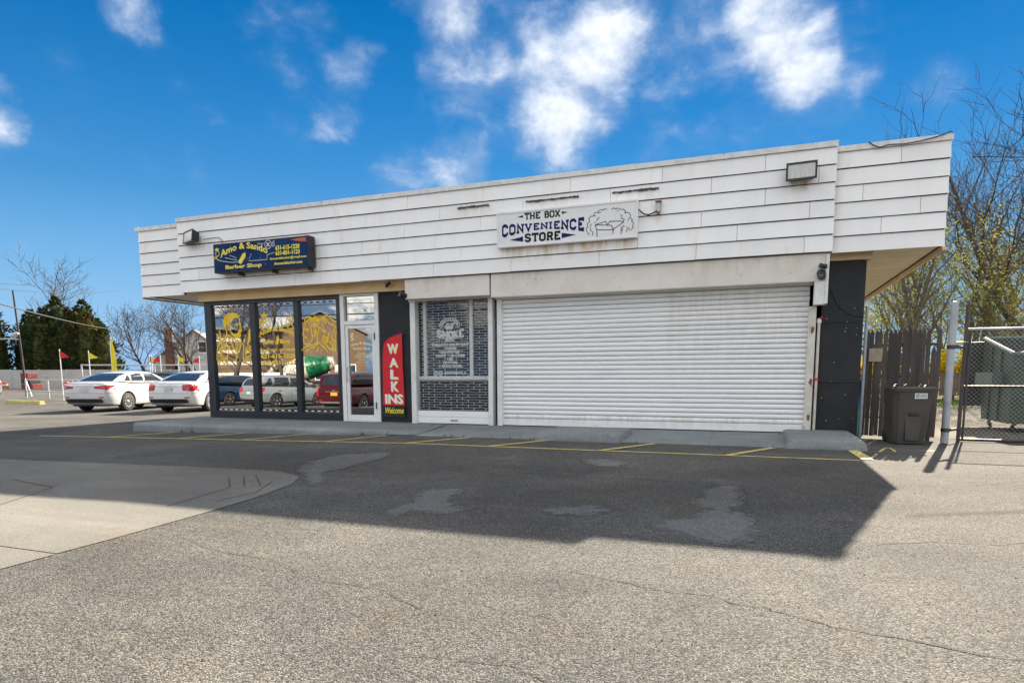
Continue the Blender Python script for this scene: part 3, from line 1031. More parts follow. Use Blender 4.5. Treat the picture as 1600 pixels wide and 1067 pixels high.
# interior
part(MB().box((XL + .2, .3, .02), (XR - .2, DEP, .06)), 'interior_floor', 'interior_floor')
part(MB().box((XL + .2, 4.6, .06), (XR - .2, 4.7, 3.0)), 'interior_wall', 'interior')
part(MB().box((-7.25, .3, .06), (-7.15, 4.6, 3.0)), 'interior_wall', 'interior')
part(MB().box((-4.7, .3, .06), (-4.6, 4.6, 3.0)), 'interior_wall', 'interior')
part(MB().box((XL, .1, 2.96), (XR, DEP, 3.05)), 'ceiling', 'interior')
# header board over the shop front and over the right-hand pier
part(MB().bbox((-12.06, -.12, 2.745), (-6.62, .12, 2.99), .006), 'header_board', 'header')
part(MB().bbox((1.03, -.06, 2.835), (1.665, .2, 2.99), .006), 'header_board', 'header')
part(MB().box((-4.62, .08, 2.5), (1.0, .24, 2.99)), 'lintel', 'black_wall')
part(MB().box((-6.6, .16, 2.5), (-4.66, .28, 2.99)), 'lintel', 'black_wall')
# roof
part(MB().box((-13.5, -.26, 4.30), (2.49, DEP + .9, 4.36)), 'roof', 'roof_felt')
part(MB().box((-12.2, -.34, 4.361), (1.0, .6, 4.44)), 'roof', 'roof_felt')


def plank_soffit(x0, x1, y0, y1, pitch=.118):
    sof = empty('soffit', (0, 0, 0), parent=shop)
    sof.location = -shop.location
    me = MB().bbox((x0, 0, 0), (x1, pitch - .006, .012), .004).mesh('soffit_plank', 'soffit')
    y = y0
    while y < y1 - .05:
        o = link('soffit_plank', me, sof, (0, y, 2.935 + rnd.uniform(-.001, .001)))
        y += pitch
    o = MB().box((x0, y0, 2.953), (x1, y1, 2.97)).build('soffit_board', 'siding_backing', sof)


plank_soffit(1.67, 2.53, -.25, DEP + .8)
plank_soffit(-13.52, -12.06, -.25, DEP + .8, .236)
part(MB().box((-12.25, -.36, 2.945), (1.05, -.02, 2.965)), 'soffit_board', 'soffit')


def fascia(x0, x1, y, z0, z1, seams, cap=.085, courses=6, side=False, label=None):
    """lapped siding on a dark backing: each board is a piece of its own, its lower edge standing proud"""
    fa = part(MB().box((x0 + .01, y + .022, z0 + .02), (x1 - .01, y + .06, z1 - .01)), 'fascia', 'siding_backing')
    h = (z1 - cap - z0) / courses
    for k in range(courses):
        zb = z0 + k * h
        cuts = [x0] + sorted(s for s in seams[k] if x0 + .2 < s < x1 - .2) + [x1]
        for a, b in zip(cuts, cuts[1:]):
            e0 = .0028 if a > x0 else rnd.uniform(-.006, .004)
            e1 = .0028 if b < x1 else rnd.uniform(-.006, .004)
            dz0, dz1 = rnd.uniform(-.002, .002), rnd.uniform(-.002, .002)
            pb = rnd.uniform(-.003, .003)
            w0, w1 = a + e0, b - e1
            zt = zb + h - .003
            lo = .011
            n = max(2, int((w1 - w0) / .3))
            vs, fs = [], []
            for i in range(n + 1):
                t = i / n
                x = w0 + (w1 - w0) * t
                zz = zb + lo + dz0 + (dz1 - dz0) * t + rnd.uniform(-.0016, .0016)
                pr = y - .012 + pb + rnd.uniform(-.0012, .0012)
                vs += [(x, pr, zz), (x, y + .012, zt), (x, y + .022, zt), (x, pr + .011, zz)]
            for i in range(n):
                o_ = 4 * i
                for j in range(4):
                    fs.append((o_ + j, o_ + (j + 1) % 4, o_ + 4 + (j + 1) % 4, o_ + 4 + j)[::-1])
            fs += [(0, 1, 2, 3), tuple(4 * n + j for j in (3, 2, 1, 0))]
            mb = MB().add(vs, fs)
            b_ = mb.build('siding_board', 'siding', fa)
    # cap flashing
    mb = MB()
    n = max(3, int((x1 - x0) / .45))
    pts = [x0 - .01 + (x1 - x0 + .02) * i / n for i in range(n + 1)]
    vs, fs = [], []
    for x in pts:
        d = rnd.uniform(-.006, .006)
        vs += [(x, y - .02 + d * .4, z1 - cap + .004), (x, y - .024 + d * .4, z1 + d * .7), (x, y + .16, z1 + .012 + d * .5), (x, y + .02, z1 - cap + .004)]
    for i in range(n):
        o_ = 4 * i
        for j in range(4):
            fs.append((o_ + j, o_ + (j + 1) % 4, o_ + 4 + (j + 1) % 4, o_ + 4 + j)[::-1])
    fs += [(0, 1, 2, 3), tuple(4 * n + j for j in (3, 2, 1, 0))]
    mb.add(vs, fs)
    mb.build('cap_flashing', 'flashing', fa)
    return fa


def seam_rows(x0, x1, step, seed, fixed=None):
    r_ = random.Random(seed)
    rows = []
    for k in range(6):
        off = (k % 2) * step * .5 + r_.uniform(-.25, .25)
        row = []
        x = x0 + off
        while x < x1:
            row.append(x + r_.uniform(-.04, .04))
            x += step
        rows.append(row)
    return rows


rows = seam_rows(-12.3, 1.1, 1.62, 11)
fascia(-12.265, 1.06, -.40, 2.92, 4.555, rows)
fascia(1.062, 2.56, -.30, 2.905, 4.492, [[], [1.72], [2.22], [1.45], [], [1.93]])
fascia(-13.57, -12.262, -.30, 2.885, 4.475, [[], [], [], [], [], []])
# side fascias: long lapped courses
for sx, x in ((1, 2.56), (-1, -13.57)):
    fa = part(MB().box((x - .05 if sx > 0 else x + .005, -.27, 2.92), (x - .005 if sx > 0 else x + .05, DEP + .9, 4.47)), 'side_fascia', 'siding_backing')
    h = (4.405 - 2.905) / 6
    for k in range(6):
        zb = 2.905 + k * h
        ys = [-.29, 1.4 + .4 * (k % 2), 3.1 + .4 * (k % 2), 4.8 + .4 * (k % 2), 6.5 + .4 * (k % 2), DEP + .9]
        for a, b in zip(ys, ys[1:]):
            vs = [(x + sx * .012, a + .002, zb + .011), (x - sx * .004, a + .002, zb + h), (x - sx * .012, a + .002, zb + h), (x - sx * .004, a + .002, zb + .011),
                  (x + sx * .012, b, zb + .011), (x - sx * .004, b, zb + h), (x - sx * .012, b, zb + h), (x - sx * .004, b, zb + .011)]
            fs = [(0, 1, 5, 4), (1, 2, 6, 5), (2, 3, 7, 6), (3, 0, 4, 7), (0, 3, 2, 1), (4, 5, 6, 7)]
            mb = MB().add(vs, fs if sx > 0 else [f[::-1] for f in fs])
            mb.build('siding_board', 'siding', fa)
    MB().box((x - .12, -.3, 4.407), (x + .02, DEP + .92, 4.49)).build('cap_flashing', 'flashing', fa)
    # trim along the soffit edge
    part(MB().box((x - .02 if sx > 0 else x - .03, -.3, 2.86), (x + .03 if sx > 0 else x + .02, DEP + .9, 2.902)), 'edge_trim', 'header')

# torn strips left by an old sign on the siding
for a, b, z in ((-5.3, -4.66, 4.145), (-3.95, -2.97, 4.13), (-2.38, -1.6, 4.13)):
    n = 26
    top, bot = [], []
    for i in range(n + 1):
        x = a + (b - a) * i / n
        top.append((x, z + .012 + rnd.uniform(-.006, .010)))
        bot.append((x, z - .012 + rnd.uniform(-.014, .008)))
    vs = [(p[0], -.421, p[1]) for p in bot] + [(p[0], -.421, p[1]) for p in top] + [(p[0], -.405, p[1]) for p in bot] + [(p[0], -.405, p[1]) for p in top]
    k = n + 1
    fs = [(i, i + 1, k + i + 1, k + i) for i in range(n)] + [(2 * k + i, i, i + 1, 2 * k + i + 1)[::-1] for i in range(n)] + [(k + i, k + i + 1, 3 * k + i + 1, 3 * k + i) for i in range(n)]
    part(MB().add(vs, fs), 'torn_strip', 'dark_metal')

# ---- barber shop front
fr = part(MB().bbox((-12.0, -.02, .06), (-11.80, .10, 2.745), .006), 'window_frame', 'black_frame')
MB().bbox((-11.797, -.02, .06), (-8.262, .10, .245), .006).build('bottom_rail', 'black_frame', fr)
MB().bbox((-11.797, -.02, 2.665), (-8.262, .10, 2.743), .006).build('top_rail', 'black_frame', fr)
for a, b in ((-10.68, -10.53), (-9.47, -9.345), (-8.36, -8.262)):
    MB().bbox((a, -.025, .247), (b, .10, 2.663), .006).build('mullion', 'black_frame', fr)
for c in fr.children:
    c.location = (0, 0, 0)
panes = []
for a, b in ((-11.80, -10.68), (-10.53, -9.47), (-9.345, -8.36)):
    p = part(MB().box((a, .04, .245), (b, .048, 2.665)), 'window_pane', 'shop_glass')
    panes.append(p)
    for z in (2.625, .275):
        mb = MB()
        n = int((b - a) / .155)
        for i in range(n):
            x = a + (b - a) * (i + .5) / n
            mb.box((x - .035, .022, z - .012), (x + .035, .032, z + .012))
        mb.box((a + .02, .0325, z - .014), (b - .02, .038, z + .014), 1)
        mb.build('light_strip', ['white_print', 'black_frame'], p)
YG = .0385
MAN1= [[(-11.5, 2.21), (-11.502, 2.305), (-11.46, 2.399), (-11.358, 2.463), (-11.199, 2.471), (-11.096, 2.453), (-11.048, 2.398), (-11.042, 2.351)], [(-11.042, 2.351), (-11.031, 2.263), (-11.011, 2.182), (-11.023, 2.135), (-10.983, 2.08), (-11.002, 2.061)], [(-11.377, 2.207), (-11.324, 2.205), (-11.265, 2.163), (-11.314, 2.096), (-11.366, 2.111), (-11.38, 2.166)], [(-11.183, 2.207), (-11.111, 2.232), (-11.043, 2.219)], [(-11.15, 2.183), (-11.08, 2.191)], [(-11.465, 2.155), (-11.421, 2.086), (-11.417, 2.017), (-11.449, 1.95), (-11.543, 1.884)], [(-11.43, 1.963), (-11.317, 1.811), (-11.167, 1.577)], [(-11.427, 2.004), (-11.189, 1.876), (-11.069, 1.846), (-11.024, 1.737), (-11.161, 1.536)], [(-11.47, 1.896), (-11.428, 1.745), (-11.351, 1.716), (-11.362, 1.675), (-11.179, 1.522)], [(-11.189, 1.876), (-11.17, 1.781), (-11.165, 1.604), (-11.11, 1.766), (-11.139, 1.848)], [(-11.17, 1.536), (-11.192, 1.345)], [(-11.543, 1.884), (-11.676, 1.777), (-11.729, 1.668), (-11.754, 1.461), (-11.727, 1.35)], [(-11.628, 1.694), (-11.662, 1.612), (-11.625, 1.501), (-11.557, 1.459), (-11.466, 1.471), (-11.416, 1.553), (-11.389, 1.676), (-11.429, 1.731), (-11.535, 1.747), (-11.628, 1.694)], [(-11.729, 2.025), (-11.598, 1.858), (-11.429, 1.731)], [(-11.633, 2.105), (-11.605, 1.885), (-11.58, 1.748)], [(-11.612, 1.68), (-11.52, 1.706), (-11.469, 1.677)], [(-11.642, 1.632), (-11.542, 1.658), (-11.481, 1.634)], [(-11.637, 1.577), (-11.564, 1.603), (-11.512, 1.575)], [(-11.611, 1.446), (-11.542, 1.417), (-11.468, 1.451)], [(-11.624, 1.391), (-11.548, 1.328), (-11.464, 1.382)], [(-11.628, 1.46), (-11.712, 1.308)], [(-11.427, 1.526), (-11.47, 1.306)], [(-11.026, 1.845), (-10.938, 1.735), (-10.966, 1.574), (-10.983, 1.329)], [(-10.869, 1.721), (-10.912, 1.6), (-10.894, 1.491), (-10.852, 1.463), (-10.762, 1.516), (-10.712, 1.624), (-10.732, 1.718), (-10.834, 1.733)], [(-10.856, 1.666), (-10.751, 1.678)], [(-10.877, 1.613), (-10.755, 1.624)], [(-10.88, 1.559), (-10.776, 1.571)], [(-10.923, 1.437), (-10.856, 1.409), (-10.767, 1.449)], [(-10.948, 1.329), (-10.923, 1.437)], [(-10.767, 1.449), (-10.776, 1.314)], [(-11.147, 1.481), (-11.127, 1.47)], [(-11.156, 1.365), (-11.135, 1.355)]]
MAN1F= [[(-11.491, 2.21), (-11.493, 2.305), (-11.451, 2.399), (-11.358, 2.456), (-11.2, 2.464), (-11.096, 2.447), (-11.051, 2.398), (-11.05, 2.358), (-11.136, 2.372), (-11.208, 2.343), (-11.257, 2.27), (-11.34, 2.23), (-11.412, 2.208), (-11.427, 2.12), (-11.466, 2.148)], [(-11.313, 2.11), (-11.273, 2.054), (-11.215, 2.012), (-11.145, 2.011), (-11.09, 2.036), (-11.068, 2.11), (-11.016, 2.099), (-10.984, 2.06), (-11.013, 2.021), (-11.001, 1.953), (-11.065, 1.907), (-11.152, 1.909), (-11.236, 1.959), (-11.294, 2.014)], [(-10.775, 2.095), (-10.721, 2.127), (-10.68, 2.105), (-10.715, 1.973), (-10.741, 1.839), (-10.825, 1.74), (-10.849, 1.761), (-10.802, 1.948)]]
MAN2= [[(-9.205, 2.213), (-9.231, 2.26), (-9.179, 2.304), (-9.079, 2.312), (-8.995, 2.286)], [(-9.205, 2.213), (-9.248, 2.063), (-9.29, 1.948), (-9.258, 1.878), (-9.275, 1.832), (-9.258, 1.75), (-9.194, 1.731), (-9.136, 1.747), (-9.047, 1.826), (-9.031, 1.919)], [(-9.198, 2.201), (-9.109, 2.267), (-8.996, 2.275), (-8.899, 2.237), (-8.857, 2.179)], [(-9.175, 2.229), (-9.08, 2.289)], [(-9.128, 2.176), (-9.04, 2.236), (-8.914, 2.209)], [(-9.042, 1.919), (-9.051, 2.012), (-9.076, 2.093), (-9.044, 2.161), (-8.958, 2.17), (-8.861, 2.139)], [(-9.002, 2.149), (-8.891, 2.099)], [(-9.032, 2.121), (-8.949, 2.078)], [(-9.008, 2.022), (-8.958, 2.038), (-8.917, 2.008), (-8.934, 1.951), (-8.986, 1.906), (-9.013, 1.93)], [(-8.981, 1.998), (-8.953, 1.992), (-8.977, 1.94)], [(-8.857, 2.075), (-8.869, 1.984), (-8.916, 1.893), (-8.914, 1.789)], [(-9.228, 2.051), (-9.17, 2.061), (-9.121, 2.037)], [(-9.201, 2.021), (-9.144, 2.014)], [(-9.242, 1.912), (-9.18, 1.864)], [(-9.136, 1.741), (-9.039, 1.699), (-8.914, 1.777)], [(-9.152, 1.707), (-9.084, 1.659), (-8.998, 1.663), (-8.894, 1.754)], [(-9.16, 1.707), (-9.27, 1.656), (-9.345, 1.599)], [(-8.914, 1.789), (-8.785, 1.694), (-8.704, 1.623), (-8.651, 1.553)], [(-9.17, 1.643), (-9.225, 1.55)], [(-8.891, 1.673), (-8.94, 1.552)], [(-8.789, 1.607), (-8.841, 1.55)], [(-8.815, 2.235), (-8.77, 2.29), (-8.629, 2.337), (-8.495, 2.235), (-8.28, 2.138)], [(-8.621, 2.194), (-8.568, 2.147), (-8.5, 2.133), (-8.275, 1.945)], [(-8.788, 2.205), (-8.714, 2.3)], [(-8.747, 2.181), (-8.68, 2.287)], [(-8.707, 2.151), (-8.632, 2.257)], [(-8.863, 2.11), (-8.742, 2.003), (-8.674, 1.956)], [(-8.776, 2.165), (-8.7, 1.991)], [(-8.717, 1.945), (-8.762, 1.866), (-8.773, 1.786), (-8.713, 1.727), (-8.64, 1.783), (-8.622, 1.886), (-8.59, 1.976)], [(-8.733, 1.888), (-8.637, 1.863)], [(-8.742, 1.843), (-8.646, 1.823)], [(-8.752, 1.797), (-8.654, 1.783)], [(-8.448, 2.052), (-8.54, 1.849)], [(-8.402, 2.017), (-8.441, 1.893), (-8.443, 1.55)], [(-8.598, 1.793), (-8.52, 1.689), (-8.523, 1.62), (-8.593, 1.61), (-8.699, 1.727)], [(-8.541, 1.838), (-8.446, 1.79)], [(-8.528, 1.815), (-8.465, 1.676), (-8.482, 1.608), (-8.525, 1.574)]]
MAN2F= [[(-8.964, 2.343), (-8.8, 2.257), (-8.823, 2.203), (-9.002, 2.289)]]
BOXART= [[(-2.654, 3.605), (-2.372, 3.575), (-2.333, 3.497), (-2.622, 3.52), (-2.654, 3.605)], [(-2.372, 3.575), (-2.34, 3.505), (-2.165, 3.609), (-2.196, 3.629)], [(-2.638, 3.611), (-2.474, 3.647), (-2.438, 3.59)], [(-2.438, 3.59), (-2.397, 3.643), (-2.196, 3.629)], [(-2.622, 3.52), (-2.617, 3.4)], [(-2.34, 3.498), (-2.342, 3.431)], [(-2.202, 3.538), (-2.203, 3.413)], [(-2.747, 3.448), (-2.795, 3.497), (-2.812, 3.558), (-2.78, 3.586), (-2.797, 3.632), (-2.75, 3.673), (-2.766, 3.719), (-2.735, 3.754), (-2.687, 3.75), (-2.672, 3.801), (-2.625, 3.811), (-2.601, 3.802), (-2.594, 3.838), (-2.539, 3.848), (-2.516, 3.831), (-2.5, 3.857), (-2.446, 3.843)], [(-2.376, 3.833), (-2.338, 3.857), (-2.299, 3.834), (-2.269, 3.849), (-2.215, 3.819), (-2.176, 3.823), (-2.138, 3.797), (-2.13, 3.767), (-2.069, 3.755), (-2.045, 3.709), (-2.052, 3.673), (-2.014, 3.64), (-2.028, 3.612), (-1.99, 3.587), (-2.012, 3.538), (-1.996, 3.507), (-2.049, 3.467)], [(-2.699, 3.429), (-2.692, 3.488), (-2.74, 3.53), (-2.733, 3.582)], [(-2.709, 3.625), (-2.749, 3.598)], [(-2.631, 3.663), (-2.608, 3.706), (-2.577, 3.725)], [(-2.646, 3.634), (-2.67, 3.651)], [(-2.221, 3.739), (-2.19, 3.714), (-2.197, 3.67), (-2.151, 3.659), (-2.173, 3.61)], [(-2.117, 3.443), (-2.095, 3.5), (-2.111, 3.531)], [(-2.186, 3.463), (-2.172, 3.551), (-2.141, 3.541)], [(-2.679, 3.764), (-2.64, 3.746)], [(-2.153, 3.769), (-2.122, 3.752)], [(-2.593, 3.801), (-2.554, 3.805)], [(-2.283, 3.796), (-2.253, 3.8)], [(-2.067, 3.674), (-2.097, 3.618)], [(-2.079, 3.47), (-2.065, 3.527)]]


def art(lines, fills, parent, w=.013, mats='gold'):
    mb = MB()
    for i, pl in enumerate(lines):
        mb.stroke(pl, w, YG - .0005 * (i % 6))
    for i, pl in enumerate(fills):
        mb.flat(pl, YG - .004 - .0005 * i)
    return mb.build('line_drawing', mats, parent)


art(MAN1, MAN1F, panes[0], .031)
art(MAN2, MAN2F, panes[2], .030)


def ring(mb, cx, cz, rx, rz, w, y, mi=0, n=28):
    mb.stroke([(cx + rx * math.cos(2 * math.pi * i / n), cz + rz * math.sin(2 * math.pi * i / n)) for i in range(n)], w, y, mi, True)


def crown(mb, cx, z, s, y, mi=0):
    mb.flat([(cx - .5 * s, z), (cx - .62 * s, z + .5 * s), (cx - .28 * s, z + .28 * s), (cx, z + .75 * s), (cx + .28 * s, z + .28 * s), (cx + .62 * s, z + .5 * s), (cx + .5 * s, z)], y, mi)


mb = LMB()
ring(mb, -10.315, 2.21, .145, .145, .026, YG)
put_text(mb, 'K', -10.43, -10.30, 2.12, 2.32, YG - .001, 0, .02)
put_text(mb, 'S', -10.33, -10.21, 2.10, 2.28, YG - .002, 0, .02)
crown(mb, -10.32, 2.36, .16, YG)
mb.cut()
ring(mb, -9.605, 2.21, .125, .14, .026, YG)
mb.stroke([(-9.67, 2.13), (-9.54, 2.29)], .035, YG - .001)
mb.stroke([(-9.54, 2.13), (-9.67, 2.29)], .035, YG - .002)
mb.cut()
arc = lambda t: (1.905 + .13 * (1 - (2 * t - 1) ** 2), 2.02 + .13 * (1 - (2 * t - 1) ** 2))
put_text(mb, 'Amo & Sando', -10.51, -9.50, 0, 0, YG, 0, .05, arc)
put_text(mb, 'Barber', -10.39, -10.07, 1.755, 1.86, YG, 0, .05)
put_text(mb, 'Shop', -9.93, -9.63, 1.735, 1.86, YG, 0, .05)
mb.flat([(-10.05, 1.75), (-9.97, 1.74), (-9.93, 1.86), (-9.96, 1.96), (-10.0, 1.9)], YG - .003)
put_text(mb, 'For all your cuts needs!', -10.48, -9.51, 1.58, 1.67, YG, 0, .04)
put_text(mb, '631-615-1228', -10.47, -9.51, 1.44, 1.54, YG, 0, .05)
put_text(mb, '631-831-1123', -10.47, -9.51, 1.30, 1.40, YG, 0, .05)
mb.build('gold_lettering', 'gold', panes[1])
mb = MB()
mb.tube([(-10.01, .13, 2.22), (-10.01, .13, 2.6)], .04, 12)
for i in range(5):
    z = 2.25 + i * .075
    mb.tube([(-10.01, .13, z), (-10.01, .13, z + .02)], .0415, 12, 1)
o = part(mb, 'hanging_pole_light', ['red_cap', 'white_print'])

# ---- entrance door with transom
dr = part(MB().bbox((-8.26, -.03, .07), (-8.165, .10, 2.745), .005), 'door_frame', 'white_frame')
for nm, a, b in (('jamb', (-7.42, -.03, .07), (-7.325, .10, 2.745)), ('head', (-8.163, -.03, 2.70), (-7.422, .10, 2.744)), ('transom_bar', (-8.163, -.03, 2.11), (-7.422, .10, 2.19)), ('threshold', (-8.163, -.04, .07), (-7.422, .10, .10))):
    MB().bbox(a, b, .004).build(nm, 'white_frame', dr)
tp = part(MB().box((-8.163, .04, 2.19), (-7.422, .048, 2.70)), 'transom_pane', 'shop_glass')
mb = LMB()
put_text(mb, 'WELCOME', -7.98, -7.62, 2.36, 2.46, YG, 0, .005)
mb.stroke([(-8.10, 2.24), (-7.53, 2.24), (-7.53, 2.63), (-8.10, 2.63)], .008, YG, 0, True)
mb.build('lettering', 'label_white', tp)
door = part(MB().bbox((-8.155, -.015, .105), (-8.085, .045, 2.10), .004), 'entrance_door', 'white_frame')
for nm, a, b in (('stile', (-7.50, -.015, .105), (-7.43, .045, 2.10)), ('top_door_rail', (-8.083, -.015, 2.03), (-7.502, .045, 2.10)), ('bottom_door_rail', (-8.083, -.015, .105), (-7.502, .045, .215))):
    MB().bbox(a, b, .004).build(nm, 'white_frame', door)
for z in (1.86, .42):
    MB().bbox((-7.432, -.05, z - .07), (-7.412, -.032, z + .07), .003).build('hinge', 'black_plastic', door)
MB().tube([(-8.12, -.016, .95), (-8.12, -.06, .97), (-8.12, -.06, 1.2), (-8.12, -.016, 1.22)], .012, 8).build('handle', 'galv', door)
dp = part(MB().box((-8.085, .012, .215), (-7.50, .02, 2.03)), 'door_pane', 'shop_glass')
YD = .0105
mb = LMB()
put_text(mb, 'S', -8.05, -7.96, 1.78, 1.90, YD, 0, .02)
crown(mb, -8.0, 1.905, .07, YD)
mb.cut()
ring(mb, -7.545, 1.85, .05, .055, .009, YD)
mb.stroke([(-7.565, 1.825), (-7.525, 1.875)], .014, YD - .001)
mb.stroke([(-7.525, 1.825), (-7.565, 1.875)], .014, YD - .002)
arc = lambda t: (1.655 + .045 * (1 - (2 * t - 1) ** 2), 1.705 + .055 * (1 - (2 * t - 1) ** 2))
put_text(mb, 'Amo & Sando', -8.05, -7.505, 0, 0, YD, 0, .04, arc)
put_text(mb, 'Barber Shop', -7.98, -7.56, 1.575, 1.64, YD, 0, .04)
put_text(mb, 'Hours', -7.85, -7.69, 1.50, 1.545, YD, 0, .02)
put_text(mb, 'Tuesday - Friday', -7.97, -7.59, 1.455, 1.49, YD, 0, .02)
put_text(mb, '9:00am - 7:00pm', -7.95, -7.60, 1.41, 1.445, YD, 0, .02)
put_text(mb, 'Saturday', -7.85, -7.69, 1.36, 1.395, YD, 0, .02)
put_text(mb, '8:00am - 6:00pm', -7.93, -7.61, 1.31, 1.345, YD, 0, .02)
mb.build('lettering', 'gold_pale', dp)

# ---- shutter boxes under the fascia
for a, b, z0 in ((-6.50, -4.70, 2.535), (-4.665, .985, 2.49)):
    h = part(MB().bbox((a, -.35, z0), (b, .06, 2.918), .012), 'shutter_box', 'hood')
    for k in range(int((b - a) * 6)):
        x, z = rnd.uniform(a + .05, b - .05), rnd.uniform(z0 + .03, 2.88)
        M_ = Matrix.Translation((x, -.3505, z)) @ Matrix.Rotation(R(90), 4, 'X')
        if rnd.random() < .55:
            MB().lathe([(.007, 0), (.006, .003), (.002, .005)], 8, 0, M_).build('screw', 'dark_metal', h)
part(MB().bbox((.985, -.37, 2.14), (1.035, -.05, 2.90), .006), 'end_plate', 'rail_white')
part(MB().bbox((.84, -.37, 2.13), (.984, -.20, 2.487), .008), 'motor_cover', 'rail_white')

# ---- big roller shutter
sh = empty('roller_shutter', (0, 0, 0), parent=shop)
sh.location = -shop.location
X0, X1 = -4.55, .80
pitch = .0835
prof = [(.012, .0), (-.002, .004), (-.017, .016), (-.023, .034), (-.021, .053), (-.013, .070), (.000, .078), (.012, .0785)]
nseg = 9
vs, fs = [], []
for i in range(nseg + 1):
    x = X0 + (X1 - X0) * i / nseg
    for y, z in prof:
        vs.append((x, y, z))
k = len(prof)
for i in range(nseg):
    for j in range(k - 1):
        fs.append((i * k + j, (i + 1) * k + j, (i + 1) * k + j + 1, i * k + j + 1))
slat_me = MB().add(vs, fs).mesh('slat', 'shutter_white')
slat_me.polygons.foreach_set('use_smooth', [True] * len(slat_me.polygons))
z = .215
i = 0
while z < 2.50:
    o = link('slat', slat_me, sh, (rnd.uniform(-.006, .006), -.04 + rnd.uniform(-.0025, .0025), z))
    o.rotation_euler = (0, rnd.uniform(-.0007, .0007), 0)
    z += pitch
    i += 1
MB().bbox((X0, -.065, .085), (X1, -.035, .212), .006).build('bottom_bar', 'shutter_white', sh)
MB().box((X0, -.03, .09), (X1, -.02, 2.6)).build('shutter_backing', 'car_trim', sh)
MB().bbox((-4.64, -.13, .07), (-4.54, .03, 2.49), .006).build('guide_rail', 'rail_white', sh)
MB().bbox((.79, -.13, .07), (.905, .03, 2.13), .006).build('guide_rail', 'rail_rusty', sh)
MB().bbox((-4.66, -.16, 2.47), (.84, .02, 2.489), .004).build('top_lip', 'hood', sh)
for x, z in ((.86, .34), (.86, 1.75), (.87, .92)):
    mb = MB()
    ring_ = []
    for q in range(11):
        w = 2 * math.pi * q / 11
        ring_.append((x + .03 * math.cos(w) * rnd.uniform(.5, 1.2), z + .06 * math.sin(w) * rnd.uniform(.5, 1.3)))
    mb.flat(ring_, -.1315)
    mb.build('rust_spot', 'rust', sh)

# ---- grille shutter over the small shop window
gr = empty('grille_shutter', (0, 0, 0), parent=shop)
gr.location = -shop.location
for a, b in ((-6.53, -6.42), (-4.83, -4.735)):
    MB().bbox((a, -.12, .07), (b, .05, 2.535), .006).build('guide_rail', 'rail_white', gr)
MB().bbox((-6.54, -.16, 2.515), (-4.72, .02, 2.534), .004).build('top_lip', 'hood', gr)
MB().bbox((-6.418, -.07, .085), (-4.832, -.03, .21), .006).build('bottom_bar', 'shutter_white', gr)
MB().bbox((-6.418, -.068, .214), (-4.832, -.032, .335), .006).build('bottom_bar', 'shutter_white', gr)
MB().tube([(-5.66, -.075, .15), (-5.66, -.10, .15), (-5.52, -.10, .15), (-5.52, -.075, .15)], .009, 8).build('handle', 'dark_metal', gr)
zz = .355
rows_ = []
while zz < 2.52:
    rows_.append(zz)
    zz += .052
rod = MB().tube([(-6.418, 0, 0), (-4.832, 0, 0)], .0045, 6).mesh('grille_rod', 'grille_metal')
lnk = MB()
for r_i, z in enumerate(rows_):
    if z < 1.0 and r_i % 3 == 1:
        # the lower rows are bent and partly torn
        x = -6.418
        pts = []
        while x < -4.832:
            pts.append((x, -.05, z + rnd.uniform(-.012, .012)))
            x += .1
        pts.append((-4.832, -.05, z))
        MB().tube(pts, .0045, 6).build('grille_rod', 'grille_metal', gr)
    else:
        link('grille_rod', rod, gr, (0, -.05, z))
    x = -6.418 + (.125 if r_i % 2 else .25)
    while x < -4.84:
        if not (z < .95 and rnd.random() < .16):
            lnk.box((x - .005, -.055, z), (x + .005, -.045, z + .052))
        x += .25
o = lnk.build('grille_links', 'grille_metal', gr)
tag(o, kind='stuff')
# shop window behind the grille
sw = part(MB().bbox((-6.42, .06, .075), (-4.83, .16, .95), .006), 'shop_window', 'black_frame')
for nm, a, b in (('sill', (-6.42, .045, .952), (-4.83, .15, 1.03)), ('mullion', (-6.33, .055, 1.032), (-6.26, .15, 2.52)), ('mullion', (-5.30, .055, 1.032), (-5.23, .15, 2.52)), ('mullion', (-4.88, .055, 1.032), (-4.832, .15, 2.52))):
    MB().bbox(a, b, .004).build(nm, 'white_frame', sw)
wp = part(MB().box((-6.42, .10, 1.03), (-4.83, .108, 2.52)), 'window_pane', 'shop_glass_dim')
YS = .097
mb = LMB()
slab(mb, 'SMOKE', -6.02, -5.46, YS, lambda t: (1.80 - .03 * math.cos((t - .5) * 3), 1.93 + .035 * abs(2 * t - 1)), 0, .27, .24)
slab(mb, 'BOX', -5.85, -5.65, YS, lambda t: (1.72, 1.79), 0, .26, .26)
for s, a, b, z0, z1 in (('TOBACCO EQUIPMENT', -6.17, -5.33, 1.625, 1.68), ('CIGARS', -5.88, -5.62, 1.56, 1.605), ('CIGARETTES', -5.98, -5.53, 1.485, 1.535), ('VAPE & E-CIGS', -6.09, -5.42, 1.415, 1.465),
                        ('CBD', -5.82, -5.68, 1.345, 1.395), ('KRATOM', -5.91, -5.59, 1.275, 1.325), ('& MUCH MORE', -6.01, -5.50, 1.205, 1.255), ('@SMOKEBOX_LI', -5.89, -5.40, 1.055, 1.115)):
    put_text(mb, s, a, b, z0, z1 + .006, YS, 0, .06)
ring(mb, -6.08, 1.085, .042, .042, .016, YS)
put_text(mb, 'f', -6.095, -6.065, 1.05, 1.115, YS, 0, .03)
mb.cut()
ring(mb, -5.97, 1.085, .042, .042, .016, YS)
ring(mb, -5.97, 1.085, .017, .017, .010, YS)
mb.cut()
